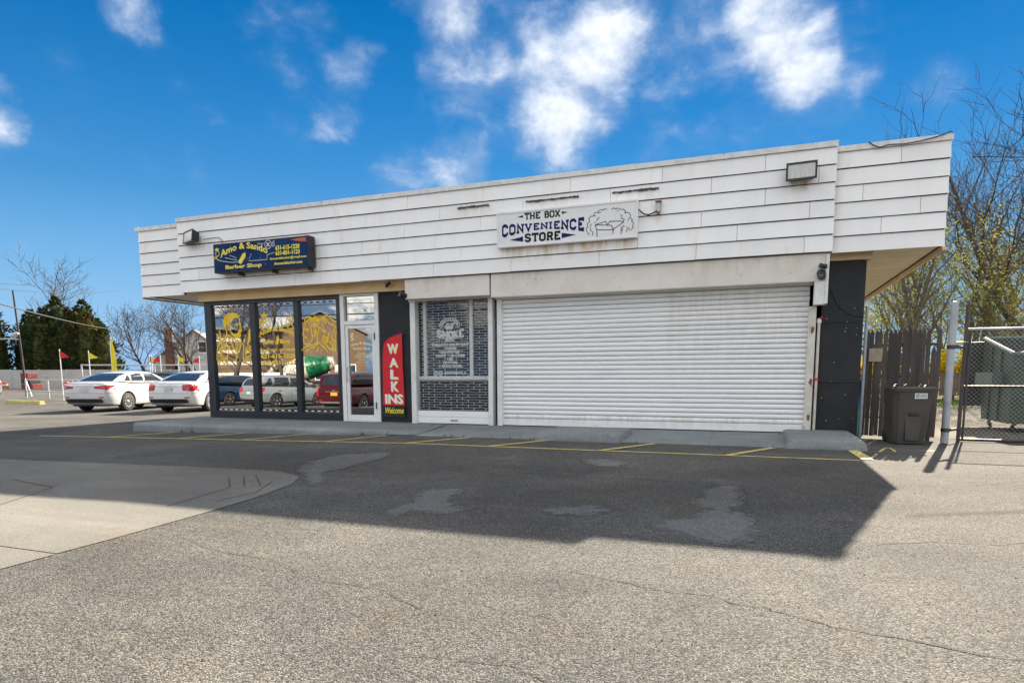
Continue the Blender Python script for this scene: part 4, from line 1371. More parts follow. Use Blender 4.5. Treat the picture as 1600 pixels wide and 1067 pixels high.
# small cloud-and-box emblem
for i in range(13):
    w = math.pi * i / 12
    ring(mb, -5.75 + .19 * math.cos(w), 2.03 + .13 * math.sin(w), .034, .034, .012, YS - .0005 * (i % 4), n=10)
mb.flat([(-5.86, 2.03), (-5.66, 2.03), (-5.69, 1.96), (-5.83, 1.96)], YS - .001)
mb.flat([(-5.86, 2.045), (-5.78, 2.09), (-5.75, 2.045)], YS - .001)
mb.flat([(-5.74, 2.045), (-5.70, 2.09), (-5.62, 2.075), (-5.66, 2.045)], YS - .001)
mb.build('white_lettering', 'white_print', wp)

# ================================================================== THINGS ON THE FRONT
def at_world(o, base):
    """the thing was modelled in world coordinates: move its origin to its base"""
    for c in o.children:
        c.location = -Vector(base)
    o.location = base


# ---- blue barber sign
sg = empty('barber_sign', (0, 0, 0), 0, 'dark blue barber shop box sign with yellow lettering on the white siding', 'sign')
MB().bbox((-11.0, -.648, 3.25), (-8.50, -.45, 3.86), .012).build('cabinet', 'car_trim', sg)
fc = MB().box((-10.965, -.652, 3.275), (-8.535, -.6485, 3.835)).build('sign_face', 'sign_navy', sg)
for x in (-10.4, -9.5, -8.6):
    mb = MB().box((x - .012, -.60, 3.19), (x + .012, -.41, 3.2499))
    mb.build('bracket', 'dark_metal', sg)
YB = -.6535
mb = LMB()
base_arc = lambda t: 3.555 + .155 * math.sin(math.pi * t) ** .9
arc = lambda t: (base_arc(t), base_arc(t) + .15 - .02 * math.sin(math.pi * t))
put_text(mb, 'Amo & Sando', -10.80, -9.54, 0, 0, YB, 0, .028, arc)
put_text(mb, 'Barber Shop', -10.68, -9.71, 3.295, 3.40, YB, 0, .035)
put_text(mb, '631-615-1228', -9.34, -8.73, 3.62, 3.715, YB, 0, .04)
put_text(mb, '631-831-1123', -9.34, -8.73, 3.515, 3.605, YB, 0, .04)
put_text(mb, 'Amoandsbarber@gmail.com', -9.50, -8.57, 3.42, 3.485, YB, 0, .03)
put_text(mb, 'Amoandsbarber.com', -9.39, -8.68, 3.325, 3.385, YB, 0, .03)
mb.flat([(-10.34, 3.44), (-10.25, 3.40), (-10.12, 3.55), (-10.12, 3.635), (-10.19, 3.615)], YB - .001)
crown(mb, -10.89, 3.72, .09, YB)
ring(mb, -10.88, 3.655, .05, .055, .012, YB)
mb.stroke([(-10.97, 3.545), (-10.88, 3.60)], .016, YB)
mb.stroke([(-10.97, 3.60), (-10.88, 3.535)], .016, YB - .001)
mb.build('lettering', 'sign_yellow', fc)
mb = MB()
ring(mb, -9.52, 3.75, .085, .085, .012, YB)
mb.stroke([(-9.56, 3.71), (-9.48, 3.79)], .022, YB - .001)
mb.stroke([(-9.48, 3.71), (-9.56, 3.79)], .022, YB - .002)
mb.stroke([(-10.9, 3.53), (-10.75, 3.49), (-10.5, 3.45), (-10.36, 3.45)], .011, YB - .001)
mb.stroke([(-10.68, 3.56), (-10.34, 3.48)], .009, YB - .0015)
mb.stroke([(-10.55, 3.60), (-10.36, 3.53)], .008, YB - .002)
mb.stroke([(-10.05, 3.46), (-9.95, 3.45), (-9.56, 3.45), (-9.56, 3.545), (-9.36, 3.58)], .009, YB - .001)
mb.stroke([(-9.8, 3.79), (-9.63, 3.775)], .010, YB)
mb.stroke([(-10.03, 3.49), (-9.96, 3.60)], .007, YB - .002)
for k in range(16):
    x, z = rnd.uniform(-10.9, -8.6), rnd.uniform(3.3, 3.8)
    mb.stroke([(x, z), (x + rnd.uniform(-.03, .03), z + rnd.uniform(.005, .03))], .006, YB - .003)
for k in range(4):
    mb.stroke([(-9.42, 3.70 + k * .03), (-9.35, 3.715 + k * .032)], .010, YB)
mb.build('line_drawing', 'scissor_white', fc)
mb = MB().flat([(-8.95, 3.80), (-8.75, 3.76), (-8.56, 3.74), (-8.56, 3.82), (-8.75, 3.82)], YB)
mb.build('flame_drawing', 'orange_paint', fc)
at_world(sg, (-9.75, -.42, 3.25))

# ---- white convenience store sign
sg = empty('convenience_sign', (0, 0, 0), 0, 'white convenience store sign with navy slab lettering and open box drawing', 'sign')
MB().bbox((-4.475, -.50, 3.345), (-1.925, -.412, 3.965), .01).build('cabinet', 'sign_white', sg)
mb = MB()
for a, b in (((-4.475, -.512, 3.345), (-4.44, -.4995, 3.965)), ((-1.96, -.512, 3.345), (-1.925, -.4995, 3.965)), ((-4.439, -.512, 3.93), (-1.961, -.4995, 3.965)), ((-4.439, -.512, 3.345), (-1.961, -.4995, 3.38))):
    mb.bbox(a, b, .004)
mb.build('rim', 'white_frame', sg)
YC = -.5025
mb = LMB()
slab(mb, 'THE BOX', -3.93, -3.29, YC, lambda t: (3.795, 3.915), 0, .21, .26)
cv = lambda t: (3.61 - .095 * abs(2 * t - 1) ** 1.5, 3.725 + .03 * abs(2 * t - 1) ** 1.5)
slab(mb, 'CONVENIENCE', -4.36, -2.86, YC, cv, 1, .25, .32, .34)
slab(mb, 'STORE', -3.92, -3.29, YC, lambda t: (3.405, 3.56), 0, .23, .30, .32)
mb.flat([(-4.08, 3.855), (-3.97, 3.838), (-3.97, 3.882)], YC)
mb.flat([(-3.14, 3.86), (-3.25, 3.882), (-3.25, 3.838)], YC)
mb.flat([(-4.23, 3.468), (-3.97, 3.422), (-3.97, 3.514)], YC, 1)
mb.flat([(-2.99, 3.47), (-3.25, 3.52), (-3.25, 3.428)], YC, 1)
fcn = mb.build('lettering', ['ink_black', 'ink_blue'], sg)
mb = MB()
for i, pl in enumerate(BOXART):
    mb.stroke(pl, .012 if i < 7 else .010, YC - .0004 * (i % 6))
mb.build('line_drawing', 'ink_black', sg)
at_world(sg, (-3.2, -.41, 3.345))
# junction box with the sign's cable
jb = empty('junction_box', (0, 0, 0), 0, 'small grey outlet box with black cable beside the white sign', 'outlet box')
MB().bbox((-1.64, -.47, 3.74), (-1.56, -.405, 3.90), .008).build('box', 'galv', jb)
mb = MB().bbox((-1.645, -.49, 3.885), (-1.545, -.41, 3.915), .006)
mb.bbox((-1.62, -.475, 3.715), (-1.575, -.42, 3.745), .006)
mb.build('cover', 'rust', jb)
MB().tube([(-1.925, -.46, 3.81), (-1.88, -.47, 3.76), (-1.82, -.48, 3.715), (-1.75, -.48, 3.70), (-1.68, -.47, 3.72), (-1.61, -.46, 3.76)], .011, 8).build('cable', 'cable', jb)
at_world(jb, (-1.6, -.41, 3.72))


def floodlight(x0, x1, z0, z1, rz, label, tilt):
    f = empty('floodlight', ((x0 + x1) / 2, -.41, (z0 + z1) / 2), rz, label, 'floodlight', 'floodlights on the fascia')
    w, h = (x1 - x0) / 2, (z1 - z0) / 2
    M_ = Matrix.Rotation(R(tilt), 4, 'X')
    mb = MB()
    sec = [(-w, -h), (w, -h), (w, h), (-w, h)]
    vs = [M_ @ Vector((a, -.16, b)) for a, b in sec] + [M_ @ Vector((a * .8, -.005, b * .75)) for a, b in sec]
    mb.add(vs, [(3, 2, 1, 0), (4, 5, 6, 7), (0, 1, 5, 4), (1, 2, 6, 5), (2, 3, 7, 6), (3, 0, 4, 7)])
    mb.build('housing', 'black_plastic', f)
    mb = MB()
    for a, b in (((-w - .008, -.175, -h - .008), (w + .008, -.1605, -h + .02)), ((-w - .008, -.175, h - .02), (w + .008, -.1605, h + .008)), ((-w - .008, -.175, -h + .0201), (-w + .02, -.1605, h - .0201)), ((w - .02, -.175, -h + .0201), (w + .008, -.1605, h - .0201))):
        mb.box(a, b, 0, M_)
    mb.build('bezel', 'black_plastic', f)
    mb = MB()
    n = 7
    for i in range(n):
        a, b = -w + .02 + (2 * w - .04) * i / n, -w + .02 + (2 * w - .04) * (i + 1) / n
        mb.add([M_ @ Vector(p) for p in ((a, -.166, -h + .02), (b, -.166, -h + .02), (b, -.172, 0), (a, -.172, 0), (b, -.166, h - .02), (a, -.166, h - .02))], [(0, 1, 2, 3), (3, 2, 4, 5)])
    mb.build('lens', 'lamp_glass', f, smooth=40)
    MB().box((-.06, -.02, -.06), (.06, .0, .06)).build('mount', 'dark_metal', f)
    return f


floodlight(.365, .785, 3.985, 4.235, R(-4), 'black framed floodlight at the right end of the white siding', -4)
fl = floodlight(-11.98, -11.45, 3.95, 4.20, R(-24), 'black floodlight at the left end of the siding above the blue sign', -8)
mb = MB().tube([(-11.45, -.45, 4.03), (-11.25, -.43, 4.05), (-11.05, -.43, 4.05), (-10.93, -.45, 3.98), (-10.9, -.48, 3.87)], .007, 6)
tag(mb.build('power_cable', 'cable'), 'thin cable from the left floodlight to the blue sign', 'cable')
mb = MB().tube([(1.48, -.34, 4.50), (1.55, -.345, 4.44), (1.63, -.35, 4.40), (1.75, -.35, 4.425), (1.95, -.35, 4.41), (2.15, -.35, 4.425), (2.35, -.345, 4.46), (2.54, -.34, 4.515), (2.58, -.2, 4.52)], .008, 6)
tag(mb.build('roof_cable', 'cable'), 'black cable sagging along the right end of the roof edge', 'cable')


def bullet_camera(loc, r, L, rz, pitch, label, mats=('black_plastic', 'car_glass')):
    c = empty('security_camera', loc, rz, label, 'camera', 'security cameras on the shop front')
    M_ = Matrix.Rotation(R(90 + pitch), 4, 'X')
    MB().lathe([(r * .8, -L), (r, -L * .9), (r, L * .3), (r * 1.08, L * .32), (r * 1.08, L * .6), (r * .85, L * .62)], 18, 0, M_).build('body', mats[0], c, smooth=35)
    MB().lathe([(r * .8, L * .60), (r * .8, L * .625), (r * .4, L * .64)], 16, 0, M_).build('lens', mats[1], c, smooth=50)
    MB().tube([(0, L * .9, 0), (0, L * 1.1, .02), (0, L * 1.2, r * 1.4)], r * .3, 8).build('bracket', mats[0], c)
    return c


bullet_camera((-6.53, -.42, 2.62), .055, .10, R(-25), -12, 'round black security camera on the left corner of the shutter box')
bullet_camera((.925, -.43, 2.585), .062, .09, R(-10), -15, 'big black dome-like camera above the white motor cover', )
bullet_camera((.935, -.40, 2.715), .034, .07, R(-60), -8, 'small black camera right over the big one at the shutter box end')
c = bullet_camera((-6.93, -.25, 2.86), .03, .09, R(60), -25, 'little black spot camera on the tan header board')
mb = MB().tube([(1.04, -.02, 2.62), (1.06, -.012, 2.5), (1.12, -.01, 2.36), (1.23, -.01, 2.13), (1.34, -.01, 2.02), (1.45, -.01, 1.97), (1.58, -.01, 1.957), (1.615, .05, 1.95)], .006, 6)
tag(mb.build('camera_cable', 'cable'), 'thin cable drooping across the black pier at right', 'cable')
# standpipe with red cap beside the shutter
sp = empty('standpipe', (.955, -.06, .08), 0, 'rusty white pipe with red cap beside the shutter rail', 'pipe')
MB().tube([(0, 0, -.02), (0, 0, 1.80)], .024, 12).build('pipe', 'rail_rusty', sp, smooth=40)
MB().lathe([(.03, 1.78), (.036, 1.80), (.034, 1.845), (.02, 1.86)], 12).build('collar', 'rail_white', sp)
mb = MB().tube([(0, 0, 1.85), (.03, -.02, 1.875), (.045, -.03, 1.86)], .017, 8)
mb.build('cap', 'red_cap', sp)
MB().bbox((-.035, -.045, .87), (.035, -.02, .90), .005).build('latch', 'red_cap', sp)
# feather banner
bn = empty('feather_banner', (-7.0, -.03, .12), 0, 'red WALK INS feather banner standing against the black pier', 'banner')
top = [(-.20, 1.58), (-.15, 1.64), (-.05, 1.70), (.08, 1.75), (.235, 1.785)]
outl = [(-.255, .31), (-.245, .75), (-.242, 1.12), (-.225, 1.40)] + top + [(.235, 1.4), (.235, 1.12), (.25, .75), (.265, .31)]
MB().prism(outl, -.016, -.008).build('cloth', 'banner_red', bn)
low = [(-.258, .065), (-.255, .308), (.265, .308), (.268, .065)]
MB().prism(low, -.016, -.008).build('hem_panel', 'banner_black', bn)
ed = outl[:4] + top
mb = MB()
for p, q in zip(ed, ed[1:]):
    pass
mb.tube([(p[0] - .012, -.012, p[1] + .006) for p in [(-.258, .0)] + ed], .012, 8)
mb.build('pole', 'black_plastic', bn)
mb = LMB()
for dx, dz, mi, yy in ((.014, -.012, 1, -.0175), (0, 0, 0, -.0195)):
    for s, a, b, z0, z1 in (('W', -.115, .135, 1.375, 1.575), ('A', -.075, .125, 1.10, 1.285), ('L', -.06, .12, .855, 1.05), ('K', -.05, .13, .60, .81), ('INS', -.20, .225, .345, .545)):
        slab_mb = MB()
        put_text(slab_mb, s, a + dx, b + dx, z0 + dz, z1 + dz, yy, 0, .035)
        slab_mb.mi = [mi] * len(slab_mb.f)
        mb.lines.append(slab_mb)
put_text(mb, 'Welcome', -.20, .235, .14, .27, -.0175, 1, .02, None, .35)
mb.build('lettering', ['white_print', 'neon_yellow'], bn)

# ================================================================== RIGHT-HAND YARD
fe = empty('stockade_fence', (1.66, .14, 0), 0, 'weathered dark stockade fence between the shop and the steel post', 'fence')
A, B = Vector((0.0, 0.0)), Vector((1.02, -.16))
N = 16
pk = MB()
w = .0305
pk.prism([(-w, .05), (w, .05), (w, 1.66), (w * .75, 1.70), (0, 1.755), (-w * .75, 1.70), (-w, 1.66)], -.011, .011)
pk_me = pk.mesh('picket', 'picket')
ang = math.atan2((B - A).y, (B - A).x)
for i in range(N):
    p = A.lerp(B, (i + .5) / N)
    o = link('picket', pk_me, fe, (p.x + rnd.uniform(-.002, .002), p.y, rnd.uniform(-.010, .008) - (.28 if i == 14 else 0)))
    o.rotation_euler = (0, rnd.uniform(-.006, .006), ang)
for z in (.35, 1.0, 1.5):
    d = (B - A).normalized()
    n = Vector((-d.y, d.x)) * .035
    MB().tube([(A.x + n.x, A.y + n.y, z), (B.x + n.x, B.y + n.y, z)], .024, 4).build('fence_rail', 'picket', fe)
MB().bbox((.06, -.055, 1.24), (.25, -.038, 1.45), .003).build('plate', 'cardboard', fe)

pp = empty('thin_pipe', (1.66, .10, 0), 0, 'thin grey steel pipe at the corner of the black pier', 'pipe')
MB().tube([(0, 0, -.05), (.0, 0, 2.12)], .024, 12).build('pipe', 'pole_grey', pp, smooth=40)
bb = empty('gas_bottle', (1.70, .5, 0), 0, 'blue and teal bottle standing in the gap behind the thin pipe', 'bottle')
MB().lathe([(.055, 0), (.06, .02), (.06, .48), (.055, .5)], 16).build('base', 'teal', bb, smooth=40)
MB().lathe([(.06, .5), (.062, .52), (.062, .86), (.05, .92), (.02, .95)], 16).build('body', 'blue_plastic', bb, smooth=40)
MB().lathe([(.016, .95), (.016, 1.04), (.026, 1.05), (.026, 1.07)], 10).build('valve', 'white_print', bb)

bo = empty('steel_post', (2.745, -.31, 0), 0, 'tall pale steel post carrying the chain-link gate', 'post')
MB().lathe([(.052, -.1), (.052, 2.06), (.048, 2.085), (.035, 2.105), (.01, 2.11)], 24).build('tube', 'pole_grey', bo, smooth=40)
for z in (1.44, .20):
    MB().lathe([(.055, z - .03), (.060, z - .025), (.060, z + .025), (.055, z + .03)], 20).build('band', 'dark_metal', bo, smooth=40)
    MB().tube([(.07, .02, z), (.16, .16, z), (.235, .255, z)], .022, 8).build('hinge_arm', 'dark_metal', bo)
MB().tube([(.05, .03, 1.50), (.24, .27, 1.52)], .018, 8).build('rail_stub', 'galv', bo)

gt = empty('chain_link_gate', (2.99, -.03, 0), R(0), 'chain-link gate in a dark tube frame in front of the dumpster', 'gate')
MB().tube([(0, 0, .0), (0, 0, 2.08)], .026, 12).build('gate_post', 'dark_metal', gt, smooth=40)
MB().tube([(.055, 0, .05), (.055, 0, 1.71)], .016, 10).build('frame_tube', 'dark_metal', gt, smooth=40)
for z, mm, r_ in ((1.71, 'pole_grey', .019), (.85, 'dark_metal', .017), (.035, 'dark_metal', .021)):
    MB().tube([(.0, 0, z), (2.6, -.02, z - .01)], r_, 10).build('gate_rail', mm, gt, smooth=40)
MB().tube([(2.6, -.02, .02), (2.6, -.02, 1.9)], .026, 10).build('frame_tube', 'dark_metal', gt, smooth=40)
mb = MB()
pit = .065
n = int(1.64 / pit)
k = -n
while k * pit < 2.52:
    for sgn in (1, -1):
        x0 = k * pit if sgn > 0 else k * pit + n * pit
        x1 = x0 + sgn * n * pit
        a, b = Vector((x0, .05)), Vector((x1, .05 + n * pit))
        # clip to the frame
        lo, hi = .06, 2.58
        if max(a.x, b.x) <= lo or min(a.x, b.x) >= hi:
            continue
        def cl(p, q):
            for lim in (lo, hi):
                if (p.x - lim) * (q.x - lim) < 0:
                    t = (lim - p.x) / (q.x - p.x)
                    if (lim == lo and p.x < lo) or (lim == hi and p.x > hi):
                        p = p.lerp(q, t)
            return p
        a2, b2 = cl(a, b), cl(b, a)
        mb.tube([(a2.x, -.002 * sgn, a2.y), (b2.x, -.002 * sgn, b2.y)], .0016, 3, cap=False)
    k += 1
tag(mb.build('wire_mesh', 'galv', gt), kind='stuff')

# ---- wheeled bin
bi = empty('wheeled_bin', (2.19, -.56, 0), R(8), 'dark brown wheeled bin with ribbed lid in front of the stockade fence', 'bin')
mb = MB()
bot = [(-.19, -.20), (.19, -.20), (.23, -.1), (.23, .24), (-.23, .24), (-.23, -.1)]
topo = [(-.24, -.29), (.24, -.29), (.29, -.18), (.29, .27), (-.29, .27), (-.29, -.18)]
vs = [(x, y, .015) for x, y in bot] + [(x, y, .80) for x, y in topo]
mb.add(vs, [tuple(range(6))[::-1], tuple(range(6, 12))] + [(i, (i + 1) % 6, 6 + (i + 1) % 6, 6 + i) for i in range(6)])
mb.build('body', 'bin_brown', bi)
mb = MB()
mb.bbox((-.30, -.305, .785), (.30, .285, .825), .012)
mb.build('rim', 'bin_brown', bi)
lid = MB()
lid.add([(-.30, -.32, .826), (.30, -.32, .826), (.30, .30, .835), (-.30, .30, .835), (-.26, -.26, .862), (.26, -.26, .862), (.26, .27, .885), (-.26, .27, .885)],
        [(0, 1, 5, 4), (1, 2, 6, 5), (2, 3, 7, 6), (3, 0, 4, 7), (4, 5, 6, 7), (3, 2, 1, 0)])
ld = lid.build('lid', 'bin_brown', bi)
rb = MB().bbox((-.012, -.25, 0), (.012, .25, .02), .006).mesh('lid_rib', 'bin_brown')
for i in range(8):
    o = link('lid_rib', rb, ld, (-.22 + i * .063, .005, .866))
    o.rotation_euler = (R(2.4), 0, 0)
MB().prism([(-.10, .07), (.10, .07), (.115, .40), (.07, .46), (-.07, .46), (-.115, .40)], -.247, -.215).build('front_panel', 'bin_brown', bi)
MB().bbox((-.075, -.262, .43), (.075, -.235, .475), .008).build('handhold', 'car_trim', bi)
MB().box((-.015, -.294, .685), (.165, -.280, .765)).build('label', 'label_white', bi)
mb = MB()
ring(mb, .025, .725, .018, .022, .009, -.2955)
for k in range(3):
    mb.stroke([(.06, .745 - k * .018), (.15, .745 - k * .018)], .005, -.2955)
mb.build('label_print', 'ink_black', bi)
for sx in (-1, 1):
    MB().lathe([(.09, -.03), (.10, -.02), (.10, .02), (.09, .03)], 18, 0, Matrix.Translation((sx * .22, .27, .10)) @ Matrix.Rotation(R(90), 4, 'Y')).build('wheel', 'tyre', bi)
MB().tube([(-.22, .33, .80), (.22, .33, .80)], .014, 8).build('handle', 'bin_brown', bi)

bi.scale = (.92, .92, 1)

# ---- dumpster
du = empty('dumpster', (4.22, 1.92, 0), R(0), 'green steel dumpster on casters behind the chain-link gate', 'dumpster')
L = 1.85
mb = MB()
sec = [(0, .17), (1.38, .17), (1.62, 1.70), (.0, 1.36)]
prm = [(0, .16), (1.45, .16), (1.58, .6), (1.60, 1.70), (0, 1.37)]
n = len(prm)
out = [(0.0, y, z) for y, z in prm] + [(L, y, z) for y, z in prm]
inn = [(.04, min(max(y, .04), 1.56), z if i > 2 else .22) for i, (y, z) in enumerate(prm)] + [(L - .04, min(max(y, .04), 1.56), z if i > 2 else .22) for i, (y, z) in enumerate(prm)]
mb.add(out, [(0, 1, 2, 3, 4), (n, n + 4, n + 3, n + 2, n + 1), (0, n, n + 1, 1), (1, n + 1, n + 2, 2), (2, n + 2, n + 3, 3), (4, n + 4, n, 0)])
mb.add(inn, [(4, 3, 2, 1, 0), (n + 1, n + 2, n + 3, n + 4, n), (1, n + 1, n, 0), (2, n + 2, n + 1, 1), (3, n + 3, n + 2, 2), (0, n, n + 4, 4)], 1)
mb.build('tub', ['dumpster', 'lid_black'], du)
mb = MB()
def bar(a, b, r_=.035):
    mb.tube([a, b], r_, 6)
bar((0, 0, 1.38), (0, 1.62, 1.72))
bar((L, 0, 1.38), (L, 1.62, 1.72))
bar((0, 0, 1.38), (L, 0, 1.38))
bar((0, 1.62, 1.72), (L, 1.62, 1.72))
mb.build('rim', 'dumpster_rim', du)
for y in (.55, 1.05):
    MB().bbox((-.03, y - .03, .18), (.004, y + .03, 1.37 + .2 * y - .05), .006).build('stiffener', 'dumpster', du)
MB().bbox((-.16, .42, .82), (-.002, 1.42, 1.06), .008).build('fork_pocket', 'dumpster_rim', du)
MB().box((-.165, .40, .86), (-.161, .44, 1.02)).build('pocket_mouth', 'lid_black', du)
MB().bbox((-.25, 1.70, .40), (L * .5, 1.73, 1.66), .008).build('lid', 'lid_black', du)
MB().bbox((L * .5 + .02, 1.70, .40), (L, 1.73, 1.66), .008).build('lid', 'lid_black', du)
for i in range(3):
    MB().prism([(.25 + .45 * i, 1.2), (.7 + .45 * i, 1.2), (.66 + .45 * i, 1.48 + .05 * i), (.3 + .45 * i, 1.42)], .5, 1.1).build('rubbish', 'cardboard', du)
for x, y in ((.12, .10), (L - .12, .10), (.12, 1.32), (L - .12, 1.32)):
    c = MB().lathe([(.05, -.02), (.07, -.015), (.07, .015), (.05, .02)], 14, 0, Matrix.Translation((x, y + .03, .07)) @ Matrix.Rotation(R(70), 4, 'Y')).build('caster', 'tyre', du)
    MB().bbox((x - .03, y - .03, .13), (x + .03, y + .03, .17), .004).build('caster_fork', 'rust', du)

# ---- brown board fence at the back of the yard
bf = empty('board_fence', (4.0, 17.3, 0), 0, 'low brown board fence at the back of the gravel yard', 'fence')
bd = MB().bbox((-.095, -.012, .18), (.095, .012, 1.06), .004).mesh('board', 'wood_brown')
for i in range(90):
    link('board', bd, bf, (-2 + i * .2, rnd.uniform(-.004, .004), rnd.uniform(-.02, .02)))
for i in range(8):
    MB().box((-2.05 + i * 2.5, .02, -.2), (-1.95 + i * 2.5, .12, 1.0)).build('post', 'wood_brown', bf)
for z in (.35, .9):
    MB().box((-2.1, .0125, z), (16, .05, z + .08)).build('fence_rail', 'wood_brown', bf)

# ================================================================== VEHICLES
def lerp_tab(tab, s):
    for (a, va), (b, vb) in zip(tab, tab[1:]):
        if s <= b:
            t = 0 if b == a else max(0, (s - a) / (b - a))
            return tuple(p + (q - p) * t for p, q in zip(va, vb))
    return tab[-1][1]


def loft(secs, closed_ends=True):
    """secs: list of rings with the same count"""
    mb = MB()
    n = len(secs[0])
    vs = [p for s in secs for p in s]
    fs = []
    for i in range(len(secs) - 1):
        for k in range(n):
            k2 = (k + 1) % n
            fs.append((i * n + k, i * n + k2, (i + 1) * n + k2, (i + 1) * n + k))
    fs.append(tuple(range(n))[::-1])
    fs.append(tuple((len(secs) - 1) * n + k for k in range(n)))
    mb.add(vs, fs)
    return mb


def eval_mesh(ob):
    dg = bpy.context.evaluated_depsgraph_get()
    return bpy.data.meshes.new_from_object(ob.evaluated_get(dg))


SEDAN = dict(L=4.75, W=1.82, wb=2.75, r=.33, axle=-1.36,
             body=[(-2.375, (.46, .72, .62)), (-2.34, (.34, .93, .76)), (-2.22, (.26, 1.035, .85)), (-1.95, (.21, 1.055, .895)), (-1.55, (.19, 1.045, .91)), (-.9, (.19, .985, .91)), (0, (.19, .955, .91)), (.75, (.19, .945, .905)),
                   (1.2, (.19, .93, .90)), (1.7, (.20, .865, .885)), (2.05, (.22, .80, .85)), (2.25, (.26, .72, .78)), (2.345, (.32, .63, .66)), (2.375, (.40, .55, .5))],
             cab=[(-1.88, 1.045, .76), (-1.35, 1.255, .68), (-.85, 1.385, .60), (-.25, 1.44, .575), (.2, 1.43, .58), (.55, 1.34, .62), (1.05, 1.07, .74), (1.30, .935, .79)],
             base=.93, rear_glass=((-1.80, 1.075), (-.93, 1.355)), wind=((1.22, .98), (.45, 1.375)), side=[(-1.42, 1.06, -1.02, 1.27), (-.95, 1.03, -.30, 1.35), (-.22, 1.02, .55, 1.34)])
SUV = dict(L=4.7, W=1.88, wb=2.70, r=.365, axle=-1.35,
           body=[(-2.35, (.50, .85, .70)), (-2.32, (.40, 1.05, .82)), (-2.2, (.30, 1.12, .90)), (-1.8, (.25, 1.13, .93)), (-.9, (.24, 1.10, .94)), (0, (.24, 1.06, .94)), (.8, (.24, 1.04, .93)), (1.25, (.24, 1.03, .93)),
                 (1.75, (.25, .98, .91)), (2.08, (.28, .90, .87)), (2.25, (.32, .80, .80)), (2.33, (.38, .70, .68)), (2.35, (.45, .62, .5))],
           cab=[(-2.24, 1.10, .80), (-2.12, 1.35, .73), (-1.95, 1.56, .66), (-1.4, 1.65, .63), (-.3, 1.68, .62), (.25, 1.64, .63), (.6, 1.50, .67), (1.0, 1.24, .75), (1.30, 1.03, .82)],
           base=1.0, rear_glass=((-2.20, 1.16), (-2.0, 1.50)), wind=((1.20, 1.09), (.42, 1.57)), side=[(-1.95, 1.17, -1.50, 1.52), (-1.35, 1.14, -.45, 1.56), (-.36, 1.12, .55, 1.53)])
BOXY = dict(L=4.75, W=1.80, wb=2.72, r=.37, axle=-1.33,
            body=[(-2.375, (.52, .95, .80)), (-2.35, (.45, 1.06, .86)), (-2.25, (.36, 1.10, .885)), (-1.8, (.32, 1.10, .895)), (0, (.31, 1.09, .90)), (1.0, (.31, 1.08, .895)), (1.35, (.31, 1.07, .89)),
                  (2.0, (.33, 1.0, .87)), (2.25, (.36, .94, .84)), (2.34, (.40, .85, .78)), (2.375, (.46, .75, .66))],
            cab=[(-2.30, 1.08, .83), (-2.22, 1.40, .76), (-2.12, 1.63, .70), (-1.5, 1.71, .68), (-.2, 1.72, .675), (.35, 1.68, .68), (.6, 1.56, .71), (.95, 1.26, .78), (1.15, 1.07, .83)],
            base=1.02, rear_glass=((-2.27, 1.16), (-2.17, 1.56)), wind=((1.08, 1.13), (.45, 1.60)), side=[(-2.05, 1.18, -1.25, 1.60), (-1.13, 1.16, -.42, 1.62), (-.32, 1.15, .50, 1.59)])


